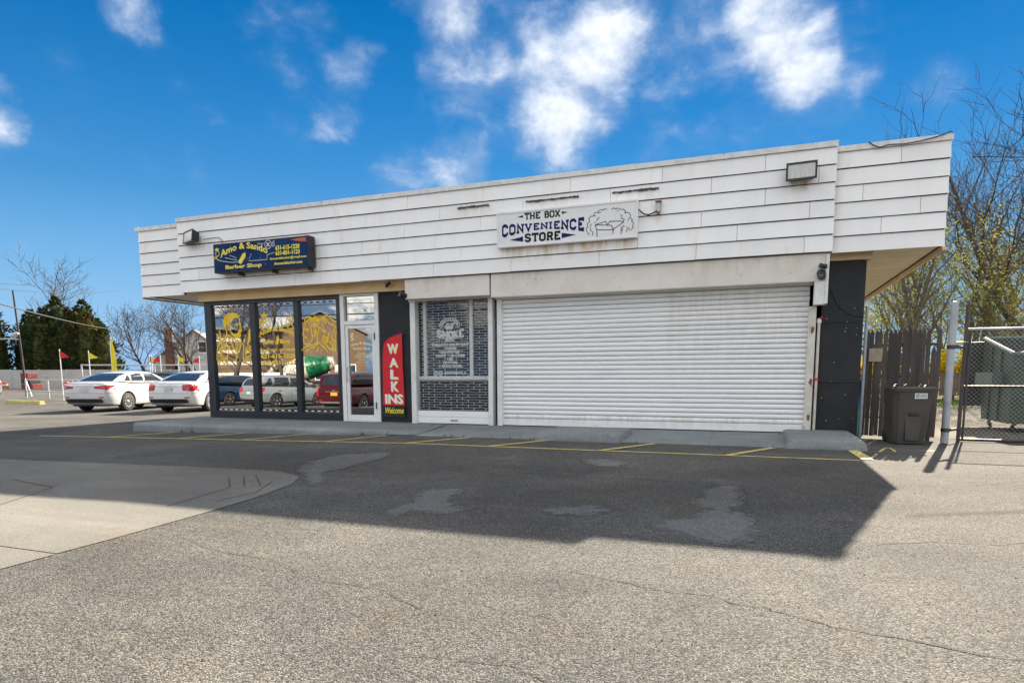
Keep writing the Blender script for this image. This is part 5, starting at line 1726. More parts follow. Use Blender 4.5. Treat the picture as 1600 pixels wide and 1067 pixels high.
def car_meshes(D):
    """body shell with wheel arches, cabin shell and a ray target for the fittings"""
    secs = []
    ys_ = []
    for (a, _), (b, _) in zip(D['body'], D['body'][1:]):
        n = max(1, int((b - a) / .16))
        ys_ += [a + (b - a) * i / n for i in range(n)]
    ys_.append(D['body'][-1][0])
    for y in ys_:
        zb, zt, w = lerp_tab(D['body'], y)
        w *= D['W'] / 1.82 if D['W'] < 1.85 else 1
        h = zt - zb
        half = [(0, zb), (.72 * w, zb), (.93 * w, zb + .06 * h), (.985 * w, zb + .22 * h), (1.0 * w, zb + .50 * h), (.985 * w, zb + .74 * h), (.95 * w, zb + .88 * h), (.87 * w, zb + .965 * h), (.70 * w, zt), (.35 * w, zt + .012), (0, zt + .016)]
        ring_ = half + [(-x, z) for x, z in half[-2:0:-1]]
        secs.append([(x, y, z) for x, z in ring_])
    ob = loft(secs).build('tmp', 'paint_white')
    cutters = []
    for y in (D['axle'], D['axle'] + D['wb']):
        c = MB().lathe([(D['r'] + .055, -1.2), (D['r'] + .055, 1.2)], 36, 0, Matrix.Translation((0, y, D['r'] + .01)) @ Matrix.Rotation(R(90), 4, 'Y')).build('cut', 'car_trim')
        cutters.append(c)
        md = ob.modifiers.new('b', 'BOOLEAN')
        md.operation = 'DIFFERENCE'
        md.solver = 'EXACT'
        md.object = c
    body = eval_mesh(ob)
    body.polygons.foreach_set('use_smooth', [True] * len(body.polygons))
    body.set_sharp_from_angle(angle=R(38))
    for c in cutters + [ob]:
        bpy.data.objects.remove(c)
    secs = []
    cb = D['cab']
    ys_ = []
    for a, b in zip(cb, cb[1:]):
        ys_ += [(a[0] + (b[0] - a[0]) * i / 3, a[1] + (b[1] - a[1]) * i / 3, a[2] + (b[2] - a[2]) * i / 3) for i in range(3)]
    ys_.append(cb[-1])
    for y, zr, wr in ys_:
        zb, zt, w = lerp_tab(D['body'], y)
        base_w = .86 * w
        zb0 = min(zt - .02, zr - .015)
        wr_ = min(wr + .06, base_w) if zr - zb0 > .1 else base_w * .93
        dz = zr - zb0
        half = [(0, zb0), (base_w, zb0), (base_w + (wr_ - base_w) * .5 + .02, zb0 + dz * .52), (wr_, zb0 + dz * .88), (wr_ * .86, zb0 + dz * .975), (wr_ * .5, zr + .008), (0, zr + .014)]
        ring_ = half + [(-x, z) for x, z in half[-2:0:-1]]
        secs.append([(x, y, z) for x, z in ring_])
    ob = loft(secs).build('tmp', 'paint_white')
    md = ob.modifiers.new('s', 'SUBSURF')
    md.levels = 1
    md.render_levels = 1
    cabin = eval_mesh(ob)
    cabin.polygons.foreach_set('use_smooth', [True] * len(cabin.polygons))
    bpy.data.objects.remove(ob)

    def bvh(m_):
        bm = bmesh.new()
        bm.from_mesh(m_)
        t = BVHTree.FromBMesh(bm)
        bm.free()
        return t
    return body, cabin, bvh(body), bvh(cabin)


def patch(tree, corners, direction, n=(8, 4), off=.006, start=3.0):
    """lay a four-cornered panel on a shell by casting it from outside along direction"""
    c = [Vector(p) for p in corners]
    d = Vector(direction).normalized()
    vs, ok = [], []
    for j in range(n[1] + 1):
        for i in range(n[0] + 1):
            u, v = i / n[0], j / n[1]
            p = c[0].lerp(c[1], u).lerp(c[3].lerp(c[2], u), v)
            hit = tree.ray_cast(p - d * start, d, start * 2)
            if hit[0] is None:
                vs.append(p)
                ok.append(False)
            else:
                vs.append(hit[0] - d * off)
                ok.append(True)
    fs = []
    w = n[0] + 1
    for j in range(n[1]):
        for i in range(n[0]):
            q = (j * w + i, j * w + i + 1, (j + 1) * w + i + 1, (j + 1) * w + i)
            if all(ok[k] for k in q):
                fs.append(q)
    if fs:
        nrm = (Vector(vs[fs[0][1]]) - Vector(vs[fs[0][0]])).cross(Vector(vs[fs[0][3]]) - Vector(vs[fs[0][0]]))
        if nrm.dot(d) > 0:
            fs = [f[::-1] for f in fs]
    return vs, fs


_shells = {}


def wheel_meshes(r, style):
    prof = [(r * .62, -.10), (r * .90, -.105), (r * .98, -.085), (r, -.05), (r, .05), (r * .98, .085), (r * .90, .105), (r * .62, .10)]
    M_ = Matrix.Rotation(R(90), 4, 'Y')
    ty = MB().lathe(prof, 32, 0, M_).mesh('tyre', 'tyre')
    ty.polygons.foreach_set('use_smooth', [True] * len(ty.polygons))
    ty.set_sharp_from_angle(angle=R(50))
    mb = MB()
    mb.lathe([(r * .64, .03), (r * .64, .104), (r * .60, .108), (r * .57, .07), (r * .3, .05)], 32, 0 if style == 'cover' else 1, M_)
    ns = {'cover': 6, 'ten': 10, 'five': 5}[style]
    for k in range(ns):
        A_ = Matrix.Rotation(2 * math.pi * k / ns, 4, 'X')
        wd = {'cover': .085, 'ten': .030, 'five': .05}[style]
        vs = [A_ @ Vector(p) for p in ((.085, -wd * .7, r * .10), (.085, wd * .7, r * .10), (.108, wd, r * .60), (.108, -wd, r * .60), (.045, -wd * .7, r * .10), (.045, wd * .7, r * .10), (.05, wd, r * .60), (.05, -wd, r * .60))]
        mb.add(vs, [(0, 1, 2, 3), (0, 4, 5, 1), (1, 5, 6, 2), (2, 6, 7, 3), (3, 7, 4, 0)], 0)
    mb.lathe([(r * .16, .05), (r * .16, .10), (r * .10, .112)], 14, 0, M_)
    rm = mb.mesh('rim', ['rim_silver', 'rim_dark'])
    return ty, rm


def make_car(name, kind, paint, loc, heading, label, group, rim='ten', tail='wide', plate='plate', rear_detail=True):
    D = {'sedan': SEDAN, 'suv': SUV, 'boxy': BOXY}[kind]
    if kind not in _shells:
        _shells[kind] = car_meshes(D)
    body, cabin, tb, tcab = _shells[kind]
    car = empty(name, loc, heading, label, 'car', group)
    b = body.copy()
    b.materials.clear()
    b.materials.append(MATS[paint])
    bo_ = link('body', b, car)
    c = cabin.copy()
    c.materials.clear()
    c.materials.append(MATS[paint])
    link('cabin', c, car)
    W2 = D['W'] / 2
    r = D['r']

    def put(nm, tree, corners, d, mt, n=(8, 4), off=.007, parent=None):
        vs, fs = patch(tree, corners, d, n, off)
        if fs:
            MB().add(vs, fs).build(nm, mt, parent or car, smooth=60)
    # glass
    (y0, z0), (y1, z1) = D['rear_glass']
    put('rear_window', tcab, [(-.66, -3, z0), (.66, -3, z0), (.52, -3, z1), (-.52, -3, z1)], (0, 1, 0), 'car_glass', (12, 6))
    (y0, z0), (y1, z1) = D['wind']
    put('windshield', tcab, [(.70, 3, z0), (-.70, 3, z0), (-.54, 3, z1), (.54, 3, z1)], (0, -1, 0), 'car_glass', (12, 6))
    for sx in (1, -1):
        for k, (ya, za, yb, zb) in enumerate(D['side']):
            ya2 = ya + (.28 if k == 0 else .02)
            yb2 = yb - (.22 if k == len(D['side']) - 1 else .02)
            put('side_window', tcab, [(sx * 3, ya, za), (sx * 3, yb + (.25 if k == len(D['side']) - 1 else 0), za), (sx * 3, yb2, zb), (sx * 3, ya2, zb)], (-sx, 0, 0), 'car_glass', (8, 5))
        # door gaps, sill trim and handles
        for y in (D['side'][1][0] - .02, D['side'][1][2] + .04, D['side'][2][2] + .42):
            put('door_gap', tb, [(sx * 3, y, .34), (sx * 3, y + .012, .34), (sx * 3, y + .012, .93), (sx * 3, y, .93)], (-sx, 0, 0), 'car_trim', (1, 8), .002)
        put('sill_trim', tb, [(sx * 3, -.95, .25), (sx * 3, .98, .25), (sx * 3, .98, .33), (sx * 3, -.95, .33)], (-sx, 0, 0), 'car_trim' if kind != 'sedan' else paint, (10, 1), .012)
        for y in (D['side'][1][0] + .12, D['side'][2][0] + .12):
            hh = MB()
            hit = tb.ray_cast(Vector((sx * 3, y, .87)), Vector((-sx, 0, 0)))
            if hit[0] is not None:
                hh.bbox((hit[0].x - .02, y, .855), (hit[0].x + .02, y + .17, .885), .008)
                hh.build('door_handle', 'car_trim' if paint != 'paint_white' else 'car_trim', car)
        ym, zm = D['side'][2][2] + .28, D['side'][2][1] + .03
        MB().bbox((sx * (W2 - .06) if sx > 0 else -W2 - .13, ym - .06, zm), (W2 + .13 if sx > 0 else -W2 + .06, ym + .06, zm + .12), .03).build('wing_mirror', paint, car)
        # tail lamps
        zt = .93 if kind == 'sedan' else 1.02
        if tail == 'wide':
            put('tail_light', tb, [(sx * .40, -3, zt - .10), (sx * W2 * .97, -3, zt - .15), (sx * W2 * .97, -3, zt + .03), (sx * .40, -3, zt - .035)], (0, 1, 0), 'tail_red', (10, 4), .012)
            put('tail_light', tb, [(sx * 3, -2.36, zt - .15), (sx * 3, -1.93, zt - .02), (sx * 3, -1.93, zt + .0), (sx * 3, -2.36, zt + .03)], (-sx, 0, 0), 'tail_red', (8, 3), .010)
        elif tail == 'block':
            put('tail_light', tb, [(sx * .52, -3, zt - .17), (sx * W2 * .97, -3, zt - .20), (sx * W2 * .97, -3, zt + .05), (sx * .48, -3, zt + .02)], (0, 1, 0), 'tail_red', (8, 5), .012)
            put('tail_light', tb, [(sx * 3, -2.36, zt - .20), (sx * 3, -2.08, zt - .14), (sx * 3, -2.0, zt + .04), (sx * 3, -2.36, zt + .05)], (-sx, 0, 0), 'tail_red', (6, 4), .010)
        else:
            put('tail_light', tb, [(sx * W2 * .82, -3, .72), (sx * W2 * .97, -3, .72), (sx * W2 * .97, -3, 1.05), (sx * W2 * .82, -3, 1.05)], (0, 1, 0), 'tail_red', (3, 6), .012)
        put('headlight', tb, [(sx * .45, 3, .62), (sx * W2 * .96, 3, .66), (sx * W2 * .96, 3, .80), (sx * .45, 3, .72)], (0, -1, 0), 'lamp_clear', (8, 4), .010)
    put('rear_plate', tb, [(-.16, -3, .72), (.16, -3, .72), (.16, -3, .86), (-.16, -3, .86)], (0, 1, 0), plate, (3, 2), .014)
    put('rear_bumper_trim', tb, [(-.66, -3, .33), (.66, -3, .33), (.78, -3, .47), (-.78, -3, .47)], (0, 1, 0), 'car_trim' if kind != 'boxy' else 'galv', (12, 3), .012)
    put('grille', tb, [(.45, 3, .48), (-.45, 3, .48), (-.40, 3, .66), (.40, 3, .66)], (0, -1, 0), 'car_trim', (8, 3), .010)
    put('badge', tb, [(-.05, -3, .925), (.05, -3, .925), (.05, -3, .965), (-.05, -3, .965)], (0, 1, 0), 'rim_silver', (2, 1), .012)
    put('trim_strip', tb, [(-.42, -3, .885), (.42, -3, .885), (.42, -3, .905), (-.42, -3, .905)], (0, 1, 0), 'rim_silver', (8, 1), .012)
    put('bumper_gap', tb, [(-.84, -3, .655), (.84, -3, .655), (.84, -3, .664), (-.84, -3, .664)], (0, 1, 0), 'car_trim', (14, 1), .003)
    for sx in (1, -1):
        put('bumper_gap', tb, [(sx * 3, -2.36, .655), (sx * 3, -1.80, .70), (sx * 3, -1.80, .709), (sx * 3, -2.36, .664)], (-sx, 0, 0), 'car_trim', (8, 1), .003)
        put('reflector', tb, [(sx * .56, -3, .50), (sx * .74, -3, .50), (sx * .74, -3, .54), (sx * .56, -3, .54)], (0, 1, 0), 'tail_red', (3, 1), .010)
    if kind == 'sedan':
        put('trunk_gap', tb, [(-.70, -3, .985), (.70, -3, .985), (.70, -3, .995), (-.70, -3, .995)], (0, 1, 0), 'car_trim', (12, 1), .003)
    # underside
    MB().box((-W2 + .24, -2.1, .20), (W2 - .24, 2.0, .62)).build('underbody', 'car_trim', car)
    ty, rm = wheel_meshes(r, rim)
    for sx in (1, -1):
        for y in (D['axle'], D['axle'] + D['wb']):
            w_ = empty('wheel', (sx * (W2 - .125), y, r), 0, parent=car)
            if sx < 0:
                w_.rotation_euler = (0, 0, math.pi)
            link('tyre', ty, w_)
            link('rim', rm, w_)
    return car


def car_at(rear_right, h):
    """place a car from the ground point of its rear right wheel and its heading"""
    rz = math.atan2(-h[0], h[1])
    hx, hy = h
    right = Vector((hy, -hx))
    p = Vector(rear_right) - right * .80 + Vector(h) * 1.36
    return (p.x, p.y, gz(p.x, p.y)), rz


hd = Vector((-.24, .97)).normalized()
loc, rz = car_at((-21.25, 5.15), hd)
make_car('white_sedan', 'sedan', 'paint_pearl', loc, rz, 'silvery white sedan with slim tail lamps and dark alloy wheels, left of the pair', 'white sedans parked beside the shop', 'ten', 'wide')
loc, rz = car_at((-18.05, 5.8), hd)
make_car('white_sedan', 'sedan', 'paint_white', loc, rz, 'older white sedan with block tail lamps and wheel covers, next to the shop corner', 'white sedans parked beside the shop', 'cover', 'block')
make_car('grey_hatchback', 'suv', 'paint_silver', (-37.9, 8.3, -.2), R(150), 'pale grey car at the far left edge behind the yellow wheel stop', 'cars in the sales lot', 'five', 'block')
make_car('dark_sedan', 'sedan', 'paint_black', (-26.5, 11.6, -.2), R(-60), 'black sedan standing behind the white sedans', 'cars in the sales lot', 'ten', 'wide')
make_car('dark_sedan', 'sedan', 'paint_navy', (-38.5, 22.5, -.2), R(-75), 'dark blue sedan farther back in the sales lot', 'cars in the sales lot', 'ten', 'wide')


# cars on the street side of the lot, seen mirrored in the shop glass
def mirrored(rear_wheel, h, kind, paint, name, label, rim, tail, plate='plate'):
    rz = math.atan2(-h[0], h[1])
    left = Vector((-h[1], h[0]))
    p = Vector(rear_wheel) - left * .80 + Vector(h) * 1.36
    make_car(name, kind, paint, (p.x, p.y, gz(p.x, p.y)), rz, label, 'cars parked across the lot, mirrored in the glass', rim, tail, plate)


hv = Vector((.21, -.98)).normalized()
mirrored((-23.1, -14.96), hv, 'suv', 'paint_silver', 'silver_suv', 'silver sport utility car mirrored in the barber shop window', 'five', 'block')
mirrored((-15.75, -11.9), Vector((-.08, -1)).normalized(), 'boxy', 'paint_maroon', 'maroon_suv', 'dark red boxy utility car mirrored in the shop door', 'five', 'tall', 'plate_orange')
mirrored((-27.4, -16.2), hv, 'suv', 'paint_navy', 'navy_suv', 'dark blue utility car mirrored in the left-hand window', 'five', 'block')

# ---- concrete mixer truck, mirrored in the glass
tk = empty('mixer_truck', (-42.6, -43.6, gz(-42.6, -43.6)), math.atan2(-.9, -.42) , 'concrete mixer truck with green and white drum, mirrored in the window', 'truck')
MB().box((-.45, -4.2, .75), (.45, 3.6, 1.0)).build('chassis', 'car_trim', tk)
mb = MB().bbox((-1.15, 2.2, .9), (1.15, 3.7, 2.7), .12)
mb.bbox((-1.0, 3.6, .9), (1.0, 4.6, 1.9), .12)
cabp = mb.build('cab', 'cream', tk, smooth=40)
for a, b in (((-.95, 3.705, 1.9), (.95, 3.72, 2.5)), ((-1.165, 2.6, 1.85), (-1.155, 3.5, 2.5)), ((1.155, 2.6, 1.85), (1.165, 3.5, 2.5))):
    MB().box(a, b).build('window', 'car_glass', cabp)
M_ = Matrix.Translation((0, -.9, 2.35)) @ Matrix.Rotation(R(102), 4, 'X')
drum = MB()
pf = [(.55, -3.0), (.75, -2.4), (1.05, -1.2), (1.18, -.2), (1.18, .9), (.95, 1.8), (.4, 2.4)]
for i in range(len(pf) - 1):
    drum.lathe([pf[i], pf[i + 1]], 24, 1 if i in (1, 2) else 0, M_)
drum.build('drum', ['cream', 'green_paint'], tk, smooth=40)
MB().tube([(0, -3.6, 2.9), (0, -4.3, 2.2), (0, -5.0, 1.2)], [.4, .3, .25], 8).build('chute', 'cream', tk)
MB().bbox((-.6, -3.9, 2.6), (.6, -3.2, 3.4), .08).build('hopper', 'cream', tk)
MB().bbox((-1.1, 1.5, 1.0), (1.1, 2.1, 1.6), .06).build('water_tank', 'orange_paint', tk)
ty, rm = wheel_meshes(.52, 'five')
for y in (3.6, -1.3, -2.5):
    for sx in (1, -1):
        w_ = empty('wheel', (sx * 1.0, y, .52), 0 if sx > 0 else math.pi, parent=tk)
        link('tyre', ty, w_)
        link('rim', rm, w_)

# ---- buildings across the street, mirrored in the glass
bg_ = empty('gable_building', (-51.5, -56.5, -.6), math.atan2(54.2, 50.8) - math.pi / 2 + math.pi, 'tan gabled building across the street, mirrored in the window', 'building')
hw_, dp_ = 5.6, 16
MB().prism([(-hw_, 0), (hw_, 0), (hw_, 7.0), (0, 9.5), (-hw_, 7.0)], 0, dp_).build('wall', 'tan_wall', bg_)
rf = MB()
for sx in (1, -1):
    rf.add([(sx * (hw_ + .4), -.4, 6.95), (0, -.4, 9.68), (0, dp_ + .4, 9.68), (sx * (hw_ + .4), dp_ + .4, 6.95), (sx * (hw_ + .4), -.4, 6.75), (0, -.4, 9.5), (0, dp_ + .4, 9.5), (sx * (hw_ + .4), dp_ + .4, 6.75)],
           [(0, 1, 2, 3), (7, 6, 5, 4), (0, 4, 5, 1), (3, 2, 6, 7), (0, 3, 7, 4)])
rf.build('roof', 'house_roof', bg_)
for x in (-3.4, 0, 3.4):
    f_ = MB().box((x - .9, -.03, 1.0), (x + .9, -.005, 3.0)).build('window', 'white_frame', bg_)
    MB().box((x - .8, -.045, 1.1), (x + .8, -.031, 2.9)).build('pane', 'car_glass', f_)
sh_ = empty('low_shed', (-48.5, -39.5, -.6), math.atan2(38, 48) - math.pi / 2 + math.pi, 'low board-sided shed across the street, mirrored in the left window', 'building')
for k in range(16):
    MB().bbox((-4.2, -.02 - .01 * (k % 2), .02 + k * .38), (3.2, .12, .38 + k * .38), .01).build('board', ('wood_brown', 'cream', 'tan_wall')[(k * 7) % 3], sh_)
MB().box((-4.2, .125, 0), (3.2, 6, 6.1)).build('wall', 'tan_wall', sh_)
MB().box((-4.6, -.5, 6.11), (3.6, 6.4, 6.35)).build('roof', 'house_roof', sh_)
MB().box((-3.6, -.5, .9), (1.2, -.03, 1.9)).build('banner_board', 'white_print', sh_)
for k in range(9):
    MB().prism([(-3.5 + k * .5, 1.0), (-3.1 + k * .5, 1.0), (-3.3 + k * .5, .5)], -.56, -.52).build('pennant', 'flag_red', sh_)
sb = empty('lawn_sign', (-38.6, -33.1, gz(-38, -33)), math.atan2(33, 38.6) - math.pi / 2 + math.pi, 'white placard across the street, mirrored in the middle window', 'sign')
MB().prism([(-1.0, .35), (1.0, .35), (.85, 1.9), (-.75, 1.9)], -.04, .04).build('board', 'white_print', sb)
for x in (-.7, .7):
    MB().box((x - .05, .041, 0), (x + .05, .12, 1.8)).build('leg', 'galv', sb)
mb = MB()
for k in range(3):
    mb.stroke([(-.55, 1.55 - k * .22), (.5, 1.55 - k * .22)], .07, -.045)
mb.build('print', 'ink_black', sb)

# ================================================================== LEFT BACKGROUND
ZL = -.2
ws = empty('wheel_stop', (-30.9, 7.75, ZL), R(2), 'long yellow wheel stop lying on the asphalt at far left', 'wheel stop')
MB().prism([(-.13, 0), (.13, 0), (.10, .14), (.06, .17), (-.06, .17), (-.10, .14)], -1.1, 1.1, 0, 'y', Matrix.Rotation(R(90), 4, 'Z')).build('bar', 'yellow_paint', ws)

rl = empty('pipe_railing', (0, 0, 0), 0, 'grey pipe railing of two rails behind the wheel stop', 'railing')
P0, P1 = Vector((-39.2, 13.1)), Vector((-30.2, 10.9))
for t in (0, .33, .66, 1):
    p = P0.lerp(P1, t)
    MB().tube([(p.x, p.y, ZL - .1), (p.x, p.y, ZL + 1.08)], .04, 8).build('post', 'galv', rl, smooth=40)
for z in (.42, 1.05):
    MB().tube([(P0.x, P0.y, ZL + z), (P1.x, P1.y, ZL + z)], .035, 8).build('rail', 'galv', rl, smooth=40)
at_world(rl, (P0.x, P0.y, ZL))
rk = empty('pipe_rack', (0, 0, 0), 0, 'tall grey pipe rack standing behind the railing', 'rack')
P0, P1 = Vector((-40.5, 17.4)), Vector((-33.6, 23.5))
for t in (0, .2, .45, .7, 1):
    p = P0.lerp(P1, t)
    MB().tube([(p.x, p.y, ZL - .1), (p.x, p.y, ZL + 2.0)], .05, 8).build('post', 'galv', rk, smooth=40)
for z in (1.95, 1.2):
    MB().tube([(P0.x, P0.y, ZL + z), (P1.x, P1.y, ZL + z)], .045, 8).build('rail', 'galv', rk, smooth=40)
at_world(rk, (P0.x, P0.y, ZL))

FL = [(-33.63, 11.38, 2.39, 'flag_red', 'red pennant flag leftmost in the row, over the railing'), (-35.16, 14.04, 2.43, 'flag_yellow', 'yellow pennant flag left of the tall yellow feather banner'),
      (-38.2, 20.5, 2.4, 'flag_red', 'red pennant flag half hidden by the yellow feather banner'), (-36.6, 19.3, 2.35, 'flag_yellow', 'yellow pennant flag in the middle of the row before the bare trees'),
      (-34.86, 18.45, 2.32, 'flag_red', 'red pennant flag in front of the brick chimney'), (-35.5, 20.36, 2.38, 'flag_yellow', 'yellow pennant flag right of the brick chimney'),
      (-34.2, 20.84, 2.29, 'flag_red', 'red pennant flag nearest the shop corner')]
for i, (x, y, z, c, lab) in enumerate(FL):
    f = empty('pennant_flag', (x, y, ZL), 0, lab, 'flag', 'pennant flags along the sales lot')
    MB().tube([(0, 0, -.1), (0, 0, z - ZL + .05)], .022, 8).build('pole', 'white_frame', f, smooth=40)
    sgn = -1 if i in (4, 6) else 1
    h = z - ZL
    dirx, diry = .94 * sgn, .35 * sgn
    vs, fs = [], []
    n = 6
    for k in range(n + 1):
        t = k / n
        wv = .07 * math.sin(t * 6 + i) * t
        hh = .40 * (1 - t * .82)
        x_, y_ = dirx * t * .46 - diry * wv, diry * t * .46 + dirx * wv
        zc = h - .05 - .2 * t - .06 * t * t
        vs += [(x_, y_, zc), (x_, y_, zc - hh)]
    for k in range(n):
        fs.append((2 * k, 2 * k + 1, 2 * k + 3, 2 * k + 2))
    MB().add(vs, fs).build('cloth', c, f, smooth=80)
fb_ = empty('feather_flag', (-32.05, 13.0, ZL), 0, 'tall narrow yellow feather banner behind the left white sedan', 'banner')
MB().tube([(0, 0, 0), (0, 0, 3.0), (.06, .02, 3.25)], .02, 8).build('pole', 'white_frame', fb_)
vs, fs = [], []
for k in range(13):
    t = k / 12
    w_ = .30 * (1 - .55 * t ** 3) + .05 * math.sin(k * 2.1)
    vs += [(0.02, 0, .5 + 2.7 * t), (.02 + w_ * .93, .06 * math.sin(k * 1.7) + w_ * .3, .5 + 2.7 * t - .03)]
    if k:
        fs.append((2 * k - 2, 2 * k - 1, 2 * k + 1, 2 * k))
MB().add(vs, fs).build('cloth', 'flag_yellow', fb_, smooth=80)

# pale wall at the back of the sales lot
wl = empty('concrete_wall', (-72.5, 31.6, ZL), math.atan2(3.7, 4.2), 'long pale concrete panel wall below the evergreens', 'wall')
for k in range(16):
    MB().bbox((-16 + k * 2.44, -.06, 0), (-13.58 + k * 2.44, .06, 1.9 + rnd.uniform(-.03, .03)), .012).build('panel', 'stucco', wl)
    MB().bbox((-16.08 + k * 2.44, -.10, 0), (-15.94 + k * 2.44, -.0605, 1.95), .01).build('post', 'galv', wl)
for i, (x, y, lab) in enumerate(((-66, 30.6, 'stack of dark red crates by the pale wall'), (-50.5, 27.8, 'low red machine standing by the pipe rack'))):
    cr_ = empty('crate_stack', (x, y, ZL), R(20 * i), lab, 'crates')
    for k in range(3):
        MB().bbox((-.8, -.5, .52 * k), (.8 - .3 * k, .5, .5 + .52 * k), .03).build('crate', ('red_stuff', 'car_trim', 'red_stuff')[(k + i) % 3], cr_)
for k in range(4):
    b_ = empty('traffic_barrel', (-69.5 + k * 2.3 + rnd.uniform(-.3, .3), 30.2 + k * 1.55, ZL), 0, 'small orange barrel in the row at the foot of the pale wall', 'barrel', 'orange barrels along the pale wall')
    MB().lathe([(.26, 0), (.24, .3), (.22, .62), (.16, .68)], 12).build('body', 'orange_paint', b_, smooth=40)
    MB().lathe([(.246, .34), (.238, .46)], 12).build('stripe', 'white_print', b_)

# house with brick chimney
hs = empty('grey_house', (-62.6, 47.2, ZL), R(37), 'pale grey gabled house behind the bare trees at left', 'house')
MB().prism([(-4.3, 0), (4.3, 0), (4.3, 3.2), (0, 6.5), (-4.3, 3.2)], 0, 12).build('wall', 'house_grey', hs)
rf = MB()
for sx in (1, -1):
    rf.add([(sx * 4.7, -.3, 2.9), (0, -.3, 6.7), (0, 12.3, 6.7), (sx * 4.7, 12.3, 2.9), (sx * 4.7, -.3, 2.7), (0, -.3, 6.5), (0, 12.3, 6.5), (sx * 4.7, 12.3, 2.7)],
           [(0, 1, 2, 3), (7, 6, 5, 4), (0, 4, 5, 1), (3, 2, 6, 7), (0, 3, 7, 4)])
rf.build('roof', 'house_roof', hs)
for x, z in ((.9, 3.9), (-2.2, 1.2), (2.2, 1.2)):
    f_ = MB().box((x - .5, -.04, z), (x + .5, -.005, z + 1.4)).build('window', 'white_frame', hs)
    MB().box((x - .4, -.05, z + .1), (x + .4, -.041, z + .65)).build('pane', 'car_glass', f_)
    MB().box((x - .4, -.05, z + .72), (x + .4, -.041, z + 1.3)).build('pane', 'car_glass', f_)
ch = empty('brick_chimney', (-64.3, 45.2, ZL), R(37), 'tall red brick chimney on the gable of the grey house', 'chimney')
MB().bbox((-.42, -.35, 0), (.42, .35, 6.6), .01).build('stack', 'brick_red', ch)
MB().bbox((-.50, -.43, 6.6), (.50, .43, 6.8), .02).build('cap', 'mortar', ch)
MB().lathe([(.14, 6.8), (.13, 7.1)], 10).build('flue', 'brick_red', ch)

# utility pole with street lamp and wires
up_ = empty('utility_pole', (-43.3, 15.6, ZL), 0, 'thin wooden pole with street lamp at far left', 'pole')
MB().tube([(.15, 0, -.2), (0, 0, 3.0), (-.25, 0, 6.6)], [.07, .06, .05], 10).build('shaft', 'bark_dark', up_, smooth=40)
MB().tube([(.0, 0, 3.55), (-.6, -.2, 3.6), (-2.4, -.8, 3.55)], .04, 8).build('arm', 'galv', up_)
MB().lathe([(.06, -.35), (.14, -.25), (.16, .1), (.05, .3)], 12, 0, Matrix.Translation((-.25, -.08, 3.85)) @ Matrix.Rotation(R(75), 4, 'Y')).build('lamp_head', 'galv', up_, smooth=40)
MB().tube([(.1, 0, 1.2), (.45, .1, .0)], .03, 6).build('strut', 'galv', up_)


def sagwire(name, a, b, sag, r_, label):
    a, b = Vector(a), Vector(b)
    pts = []
    for i in range(17):
        t = i / 16
        p = a.lerp(b, t)
        p.z -= sag * 4 * t * (1 - t)
        pts.append(p)
    tag(MB().tube(pts, r_, 5).build(name, 'cable'), label, 'wire', 'overhead wires')


sagwire('overhead_wire', (-37, 5.5, 6.0), (-58.7, 31.9, 9.66), .5, .018, 'overhead wire crossing the bare treetop at far left')
sagwire('overhead_wire', (-36, 6.0, 5.6), (-57.7, 33.9, 9.2), .5, .018, 'lower of the two wires through the bare treetop at far left')
sagwire('overhead_wire', (-24.0, 1.9, 3.7), (-66.0, 41.0, 6.1), .25, .028, 'thick pale cable sloping down across the evergreens')
sagwire('overhead_wire', (3.2, 1.2, 4.55), (16, 9, 5.6), .1, .008, 'thin wire running right from the roof corner into the trees')
for k, (z, lab) in enumerate(((6.4, 'lowest'), (7.3, 'second'), (8.3, 'third'), (9.2, 'highest'))):
    sagwire('street_wire', (-75, -33 - k * .4, z + .6), (15, -34.5 - k * .4, z), .7, .035 if k else .06, lab + ' of the street wires, mirrored in the shop glass')

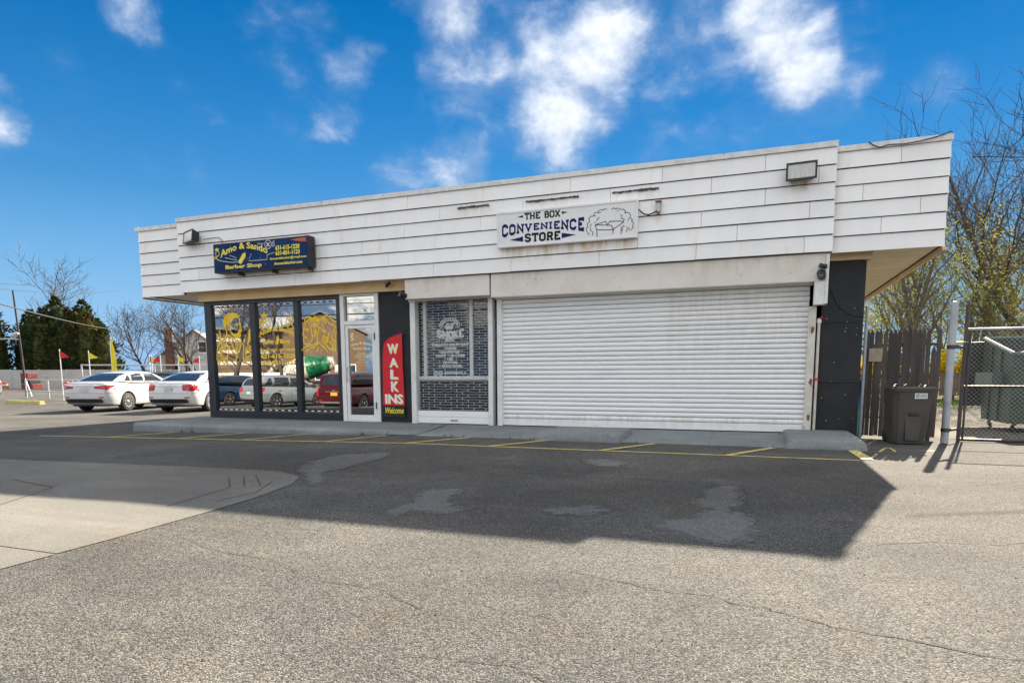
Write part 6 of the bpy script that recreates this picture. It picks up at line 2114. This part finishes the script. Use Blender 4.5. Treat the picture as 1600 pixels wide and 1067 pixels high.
# ================================================================== TREES
def grow(seed, H, spread=.5, trunk_r=.16, levels=4, n_limb=9, multi=1, up_bias=.55, droop=0.0, rmin=.006, lean=.30):
    """limbs (tapered tubes) and the ends of the twigs of a leafless tree"""
    r_ = random.Random(seed)
    wood, twigs, ends = MB(), MB(), []

    def branch(p, d, L, rad, lev):
        n = 5 if lev < 2 else 3
        pts, rads = [p.copy()], [rad]
        dd = d.copy()
        for i in range(n):
            dd = (dd + Vector((r_.gauss(0, .16), r_.gauss(0, .16), r_.gauss(0, .10) + up_bias * .10 - droop * .1 * lev))).normalized()
            pts.append(pts[-1] + dd * (L / n))
            rads.append(rad * (1 - .72 * (i + 1) / n))
        (wood if lev < 2 else twigs).tube(pts, rads, 7 if lev == 0 else (5 if lev == 1 else 3), cap=False)
        if lev >= levels - 1:
            ends.extend(pts[1:])
            return
        if lev >= 2:
            ends.append(pts[-1])
        k = n_limb if lev == 0 else r_.randint(4, 6)
        for i in range(k):
            t = (.28 + .70 * (i + .5) / k) if lev == 0 else (.2 + .78 * (i + r_.random()) / k)
            j = min(int(t * n), n - 1)
            q = pts[j].lerp(pts[j + 1], t * n - j)
            az = i * 2.4 + r_.uniform(-.5, .5)
            base = (pts[j + 1] - pts[j]).normalized()
            o = base.orthogonal().normalized()
            o = (Matrix.Rotation(az, 3, base) @ o)
            nd = (base * (1 - spread) + o * spread + Vector((0, 0, up_bias * .3))).normalized()
            rr = rads[j] * (.42 if lev == 0 else .55)
            branch(q, nd, L * (.58 - .22 * t if lev == 0 else .56) * r_.uniform(.8, 1.15), max(rr, rmin), lev + 1)

    for m_ in range(multi):
        a = m_ * 2.1 + r_.random()
        ln = .0 if multi == 1 else lean
        branch(Vector((.12 * math.cos(a) * (multi > 1), .12 * math.sin(a) * (multi > 1), -.15)), Vector((ln * math.cos(a), ln * math.sin(a), 1)).normalized(), H * r_.uniform(.8, .95), trunk_r * r_.uniform(.8, 1.1), 0)
    return wood, twigs, ends


def leaf_cloud(mb, centres, per, spread, size, r_, mi=0, flat=.5):
    for c in centres:
        for _ in range(per):
            p = Vector(c) + Vector((r_.gauss(0, spread), r_.gauss(0, spread), r_.gauss(0, spread)))
            a = Vector((r_.gauss(0, 1), r_.gauss(0, 1), r_.gauss(0, flat))).normalized()
            b = a.cross(Vector((r_.gauss(0, 1), r_.gauss(0, 1), r_.gauss(0, 1)))).normalized()
            s = size * r_.uniform(.6, 1.3)
            mb.add([p - a * s, p + b * s * .5, p + a * s, p - b * s * .5], [(0, 1, 2, 3)], mi)


_tree_kinds = {}


def tree_kind(key, seed, H, leaf, per, lsize, bark='bark', **kw):
    wood, twigs, ends = grow(seed, H, **kw)
    tm = wood.mesh('trunk', bark)
    tm.polygons.foreach_set('use_smooth', [True] * len(tm.polygons))
    r_ = random.Random(seed + 99)
    nt_ = len(twigs.f)
    if per:
        e = ends if per >= 1 else r_.sample(ends, int(len(ends) * per))
        leaf_cloud(twigs, e, max(1, int(per)), .06, lsize, r_, 1)
    cm = twigs.mesh('crown', [bark, leaf or bark])
    _tree_kinds[key] = (tm, cm)


def tree(name, key, loc, rz, sc, label, group):
    tm, cm = _tree_kinds[key]
    t = empty(name, loc, rz, label, 'tree', group)
    t.scale = (sc, sc, sc)
    link('trunk', tm, t)
    link('crown', cm, t)
    return t


tree_kind('multi', 3, 11.5, 'buds', 1, .028, 'bark_dark', multi=3, spread=.50, trunk_r=.20, n_limb=10, levels=4, rmin=.011, lean=.17, up_bias=.45)
tree_kind('spring_a', 8, 8.0, 'spring', 3, .06, 'bark', spread=.5, trunk_r=.13)
tree_kind('spring_b', 21, 9.0, 'spring', 2, .065, 'bark', spread=.45, trunk_r=.14, multi=2, n_limb=8)
tree_kind('spring_c', 34, 7.0, 'spring_pale', 3, .06, 'bark', spread=.55, trunk_r=.11)
tree_kind('bare', 47, 11.0, 'buds', .5, .06, 'bark_dark', spread=.5, trunk_r=.22, n_limb=11, rmin=.022)
tree_kind('bare_c', 61, 9.5, 'buds', .4, .035, 'bark', spread=.48, trunk_r=.17, n_limb=9, multi=2, rmin=.012, lean=.2)
tree_kind('bare_b', 52, 9.0, 'buds', .4, .05, 'bark_dark', spread=.55, trunk_r=.17, n_limb=9, multi=2, rmin=.02)

tree('bare_tree', 'multi', (12.5, 22.4, 0), R(40), 1.12, 'tall many-stemmed leafless tree rising behind the dumpster', None)
tree('bare_tree', 'multi', (16.4, 29.0, 0), R(160), 1.2, 'leafless many-stemmed tree at the right edge behind the tall one', None)
tree('bare_tree', 'bare_c', (6.6, 19.6, 0), R(70), .85, 'bare grey tree between the thin pipe and the steel post', None)
tree('bare_tree', 'bare_c', (9.6, 25.0, 0), R(210), 1.0, 'bare grey tree above the left side of the dumpster', None)
tree('bare_tree', 'bare_c', (13.2, 33.0, 0), R(330), 1.2, 'bare grey tree deep in the wood at the right edge', None)
SP = [('spring_a', 4.6, 15.0, 0, .85), ('spring_b', 6.3, 20.5, 2, .9), ('spring_c', 4.9, 21.5, 1, 1.0), ('spring_a', 8.7, 23.5, 3, 1.0), ('spring_c', 11.0, 22, 4, 1.05), ('spring_b', 7.4, 28, 5, 1.1),
      ('spring_a', 10.8, 31, 1, 1.15), ('spring_c', 7.6, 34, 2, 1.2), ('spring_b', 13.6, 30, 0, 1.1), ('spring_a', 15.5, 37, 4, 1.2), ('spring_c', 13.0, 26, 3, 1.0), ('spring_b', 3.2, 27, 3, 1.0), ('spring_a', 10.0, 39, 2, 1.3), ('spring_c', 16, 22, 5, 1.1),
      ('spring_b', 5.0, 38, 1, 1.25), ('spring_c', 9.2, 18.8, 2, .8)]
for k, x, y, rzz, s in SP:
    tree('spring_tree', k, (x, y, 0), rzz, s * .78, 'slender tree in thin yellow-green spring leaf in the wood behind the yard', 'spring trees behind the yard')
# trees at left
tree('bare_tree', 'bare', (-84.0, 45.5, ZL), R(20), 1.28, 'tall leafless tree above the evergreens at far left', None)
tree('bare_tree', 'bare_b', (-58.0, 37.2, ZL), R(80), .92, 'leafless tree just right of the evergreen mass', None)
tree('bare_tree', 'bare', (-52.5, 36.6, ZL), R(200), .72, 'leafless tree between the evergreens and the house chimney', None)
tree('bare_tree', 'bare_b', (-54.5, 40.0, ZL), R(140), .95, 'leafless tree standing before the grey house', None)
tree('spring_tree', 'spring_c', (-45.0, 36.0, ZL), R(10), 1.1, 'yellow-green tree beside the left end of the shop', None)
tree('spring_tree', 'spring_a', (-48.5, 41.0, ZL), R(100), 1.05, 'pale leafing tree behind the grey house gable', None)
tree('bare_tree', 'bare_b', (-41.0, 38.0, ZL), R(33), .95, 'leafless tree half hidden by the left corner of the shop', None)
# trees across the street, mirrored in the glass
tree('bare_tree', 'bare', (-38.0, -33.5, -.6), R(50), 1.0, 'leafless tree across the street, mirrored in the middle window', None)
tree('bare_tree', 'bare_b', (-43.5, -33.0, -.6), R(150), 1.15, 'leafless tree across the street, mirrored in the left window', None)
tree('bare_tree', 'bare', (-20.0, -40.0, -.6), R(250), .9, 'leafless tree across the street beyond the door reflection', None)


def evergreen(loc, H, W, seed, gold, label):
    t = empty('evergreen_tree', loc, 0, label, 'tree', 'evergreens behind the pale wall')
    r_ = random.Random(seed)
    nr = np.random.RandomState(seed)
    MB().tube([(0, 0, -.2), (0, 0, H * .55)], [.22, .08], 8).build('trunk', 'bark', t, smooth=40)
    mb = MB()
    # several leaders, each a tapering plume of sprays
    plumes = [(0, 0, H, W * .52)] + [(W * .30 * math.cos(a), W * .30 * math.sin(a), H * r_.uniform(.62, .9), W * r_.uniform(.28, .4)) for a in [r_.uniform(0, 6.28) for _ in range(6)]]
    for cx, cy, h, w in plumes:
        n = int(900 * (h / 9) * (w / 1.6))
        for _ in range(n):
            z = h * (r_.random() ** .85)
            t_ = z / h
            rad = w * (math.sin(min(1, (1 - t_) * 1.35) * math.pi / 2)) ** .9 * (1 + .18 * math.sin(z * 3.1 + cx * 5) + .12 * math.sin(z * 7.3 + cy * 9))
            a = r_.uniform(0, 6.2832)
            q = rad * r_.uniform(.62, 1.06)
            p = Vector((cx + q * math.cos(a), cy + q * math.sin(a), z + .15))
            out = Vector((math.cos(a), math.sin(a), r_.uniform(.3, 1.2))).normalized()
            sd_ = out.cross(Vector((r_.gauss(0, .6), r_.gauss(0, .6), 1))).normalized()
            s = r_.uniform(.13, .30)
            tip = p + out * s * 1.3
            mb.add([p - sd_ * s * .55, p + sd_ * s * .55, tip + sd_ * s * .18, tip - sd_ * s * .18], [(0, 1, 2, 3)], 1 if r_.random() < gold * (.3 + t_) else 0)
        # opaque core added inside the plume to block light
        mb.lathe([(w * .25, .3), (w * .62, h * .18), (w * .60, h * .5), (w * .34, h * .8), (.03, h * .96)], 9, 0, Matrix.Translation((cx, cy, 0)))
    mb.build('crown', ['needles', 'needles_gold'], t)
    return t


evergreen((-75.9, 40.3, ZL), 10.1, 5.7, 1, .18, 'tallest pointed evergreen in the middle of the dark row')
evergreen((-71.1, 40.0, ZL), 9.5, 5.5, 2, .30, 'evergreen with golden top right of the tallest one')
evergreen((-68.6, 38.7, ZL), 7.9, 4.8, 3, .40, 'shorter golden evergreen at the right end of the dark row')
evergreen((-79.6, 39.8, ZL), 8.7, 5.5, 4, .12, 'dark evergreen left of the tallest one')
evergreen((-80.9, 36.2, ZL), 9.8, 4.6, 5, .45, 'golden-green evergreen at the left frame edge behind the street lamp')
evergreen((-55.0, 45.0, ZL), 5.2, 3.6, 8, .10, 'small dark evergreen beside the brick chimney')

# forsythia and undergrowth
def bush(name, loc, H, W, seed, leaf, label, n=900, size=.06):
    b_ = empty(name, loc, 0, label, 'shrub')
    r_ = random.Random(seed)
    st = MB()
    lf = MB()
    for k in range(16):
        a = r_.uniform(0, 6.28)
        top_ = Vector((W * .5 * r_.uniform(.3, 1) * math.cos(a), W * .5 * r_.uniform(.3, 1) * math.sin(a), H * r_.uniform(.6, 1)))
        mid = top_ * .5 + Vector((0, 0, H * .15))
        st.tube([(0, 0, 0), mid, top_], [.02, .014, .006], 4, cap=False)
        leaf_cloud(lf, [mid.lerp(top_, q / 8) for q in range(9)], max(1, n // 144), .10, size, r_)
    st.build('stem', 'bark', b_)
    lf.build('foliage', leaf, b_)
    return b_


bush('forsythia_shrub', (7.5, 18.6, 0), 1.9, 2.0, 5, 'forsythia', 'bright yellow forsythia in flower behind the brown board fence', 2200, .07)
bush('forsythia_shrub', (3.4, 14.0, 0), 1.8, 1.6, 6, 'forsythia', 'yellow flowering shrub glimpsed beside the black pier', 1600, .07)
for k, (x, y, lab) in enumerate(((5.2, 18.5, 'green shrub left of the forsythia behind the board fence'), (9.6, 19.2, 'green shrub right of the forsythia behind the board fence'), (11.6, 18.7, 'green shrub at the right edge behind the board fence'))):
    bush('green_shrub', (x, y, 0), 2.2, 2.4, 20 + k, 'spring', lab, 1500, .09)
# undergrowth of the wood: one mass
r_ = random.Random(77)
mb = MB()
for _ in range(11000):
    y = r_.uniform(24, 52)
    x = r_.uniform(-2 + .05 * y, 12 + .42 * y)
    z = abs(r_.gauss(0, 1)) * 2.6 + .2
    p = Vector((x, y, z))
    a = Vector((r_.gauss(0, 1), r_.gauss(0, 1), r_.gauss(0, .5))).normalized()
    b = a.cross(Vector((r_.gauss(0, 1), r_.gauss(0, 1), r_.gauss(0, 1)))).normalized()
    s = r_.uniform(.06, .16)
    mb.add([p - a * s, p + b * s * .6, p + a * s, p - b * s * .6], [(0, 1, 2, 3)], 1 if r_.random() < .35 else 0)
tag(mb.build('undergrowth', ['spring', 'grass_blade']), 'yellow-green undergrowth of the wood behind the yard', 'undergrowth', kind='stuff')
mb = MB()
for _ in range(3500):
    x, y = r_.uniform(2.5, 14), r_.uniform(9.5, 17.2)
    if r_.random() > (y - 8.5) / 6:
        continue
    h = r_.uniform(.06, .22)
    dx, dy = r_.gauss(0, .05), r_.gauss(0, .05)
    w = .012
    mb.add([(x - w, y, 0), (x + w, y, 0), (x + dx, y + dy, h)], [(0, 1, 2)])
tag(mb.build('grass_tufts', 'grass_blade'), 'tufts of green grass along the back of the gravel yard', 'grass', kind='stuff')
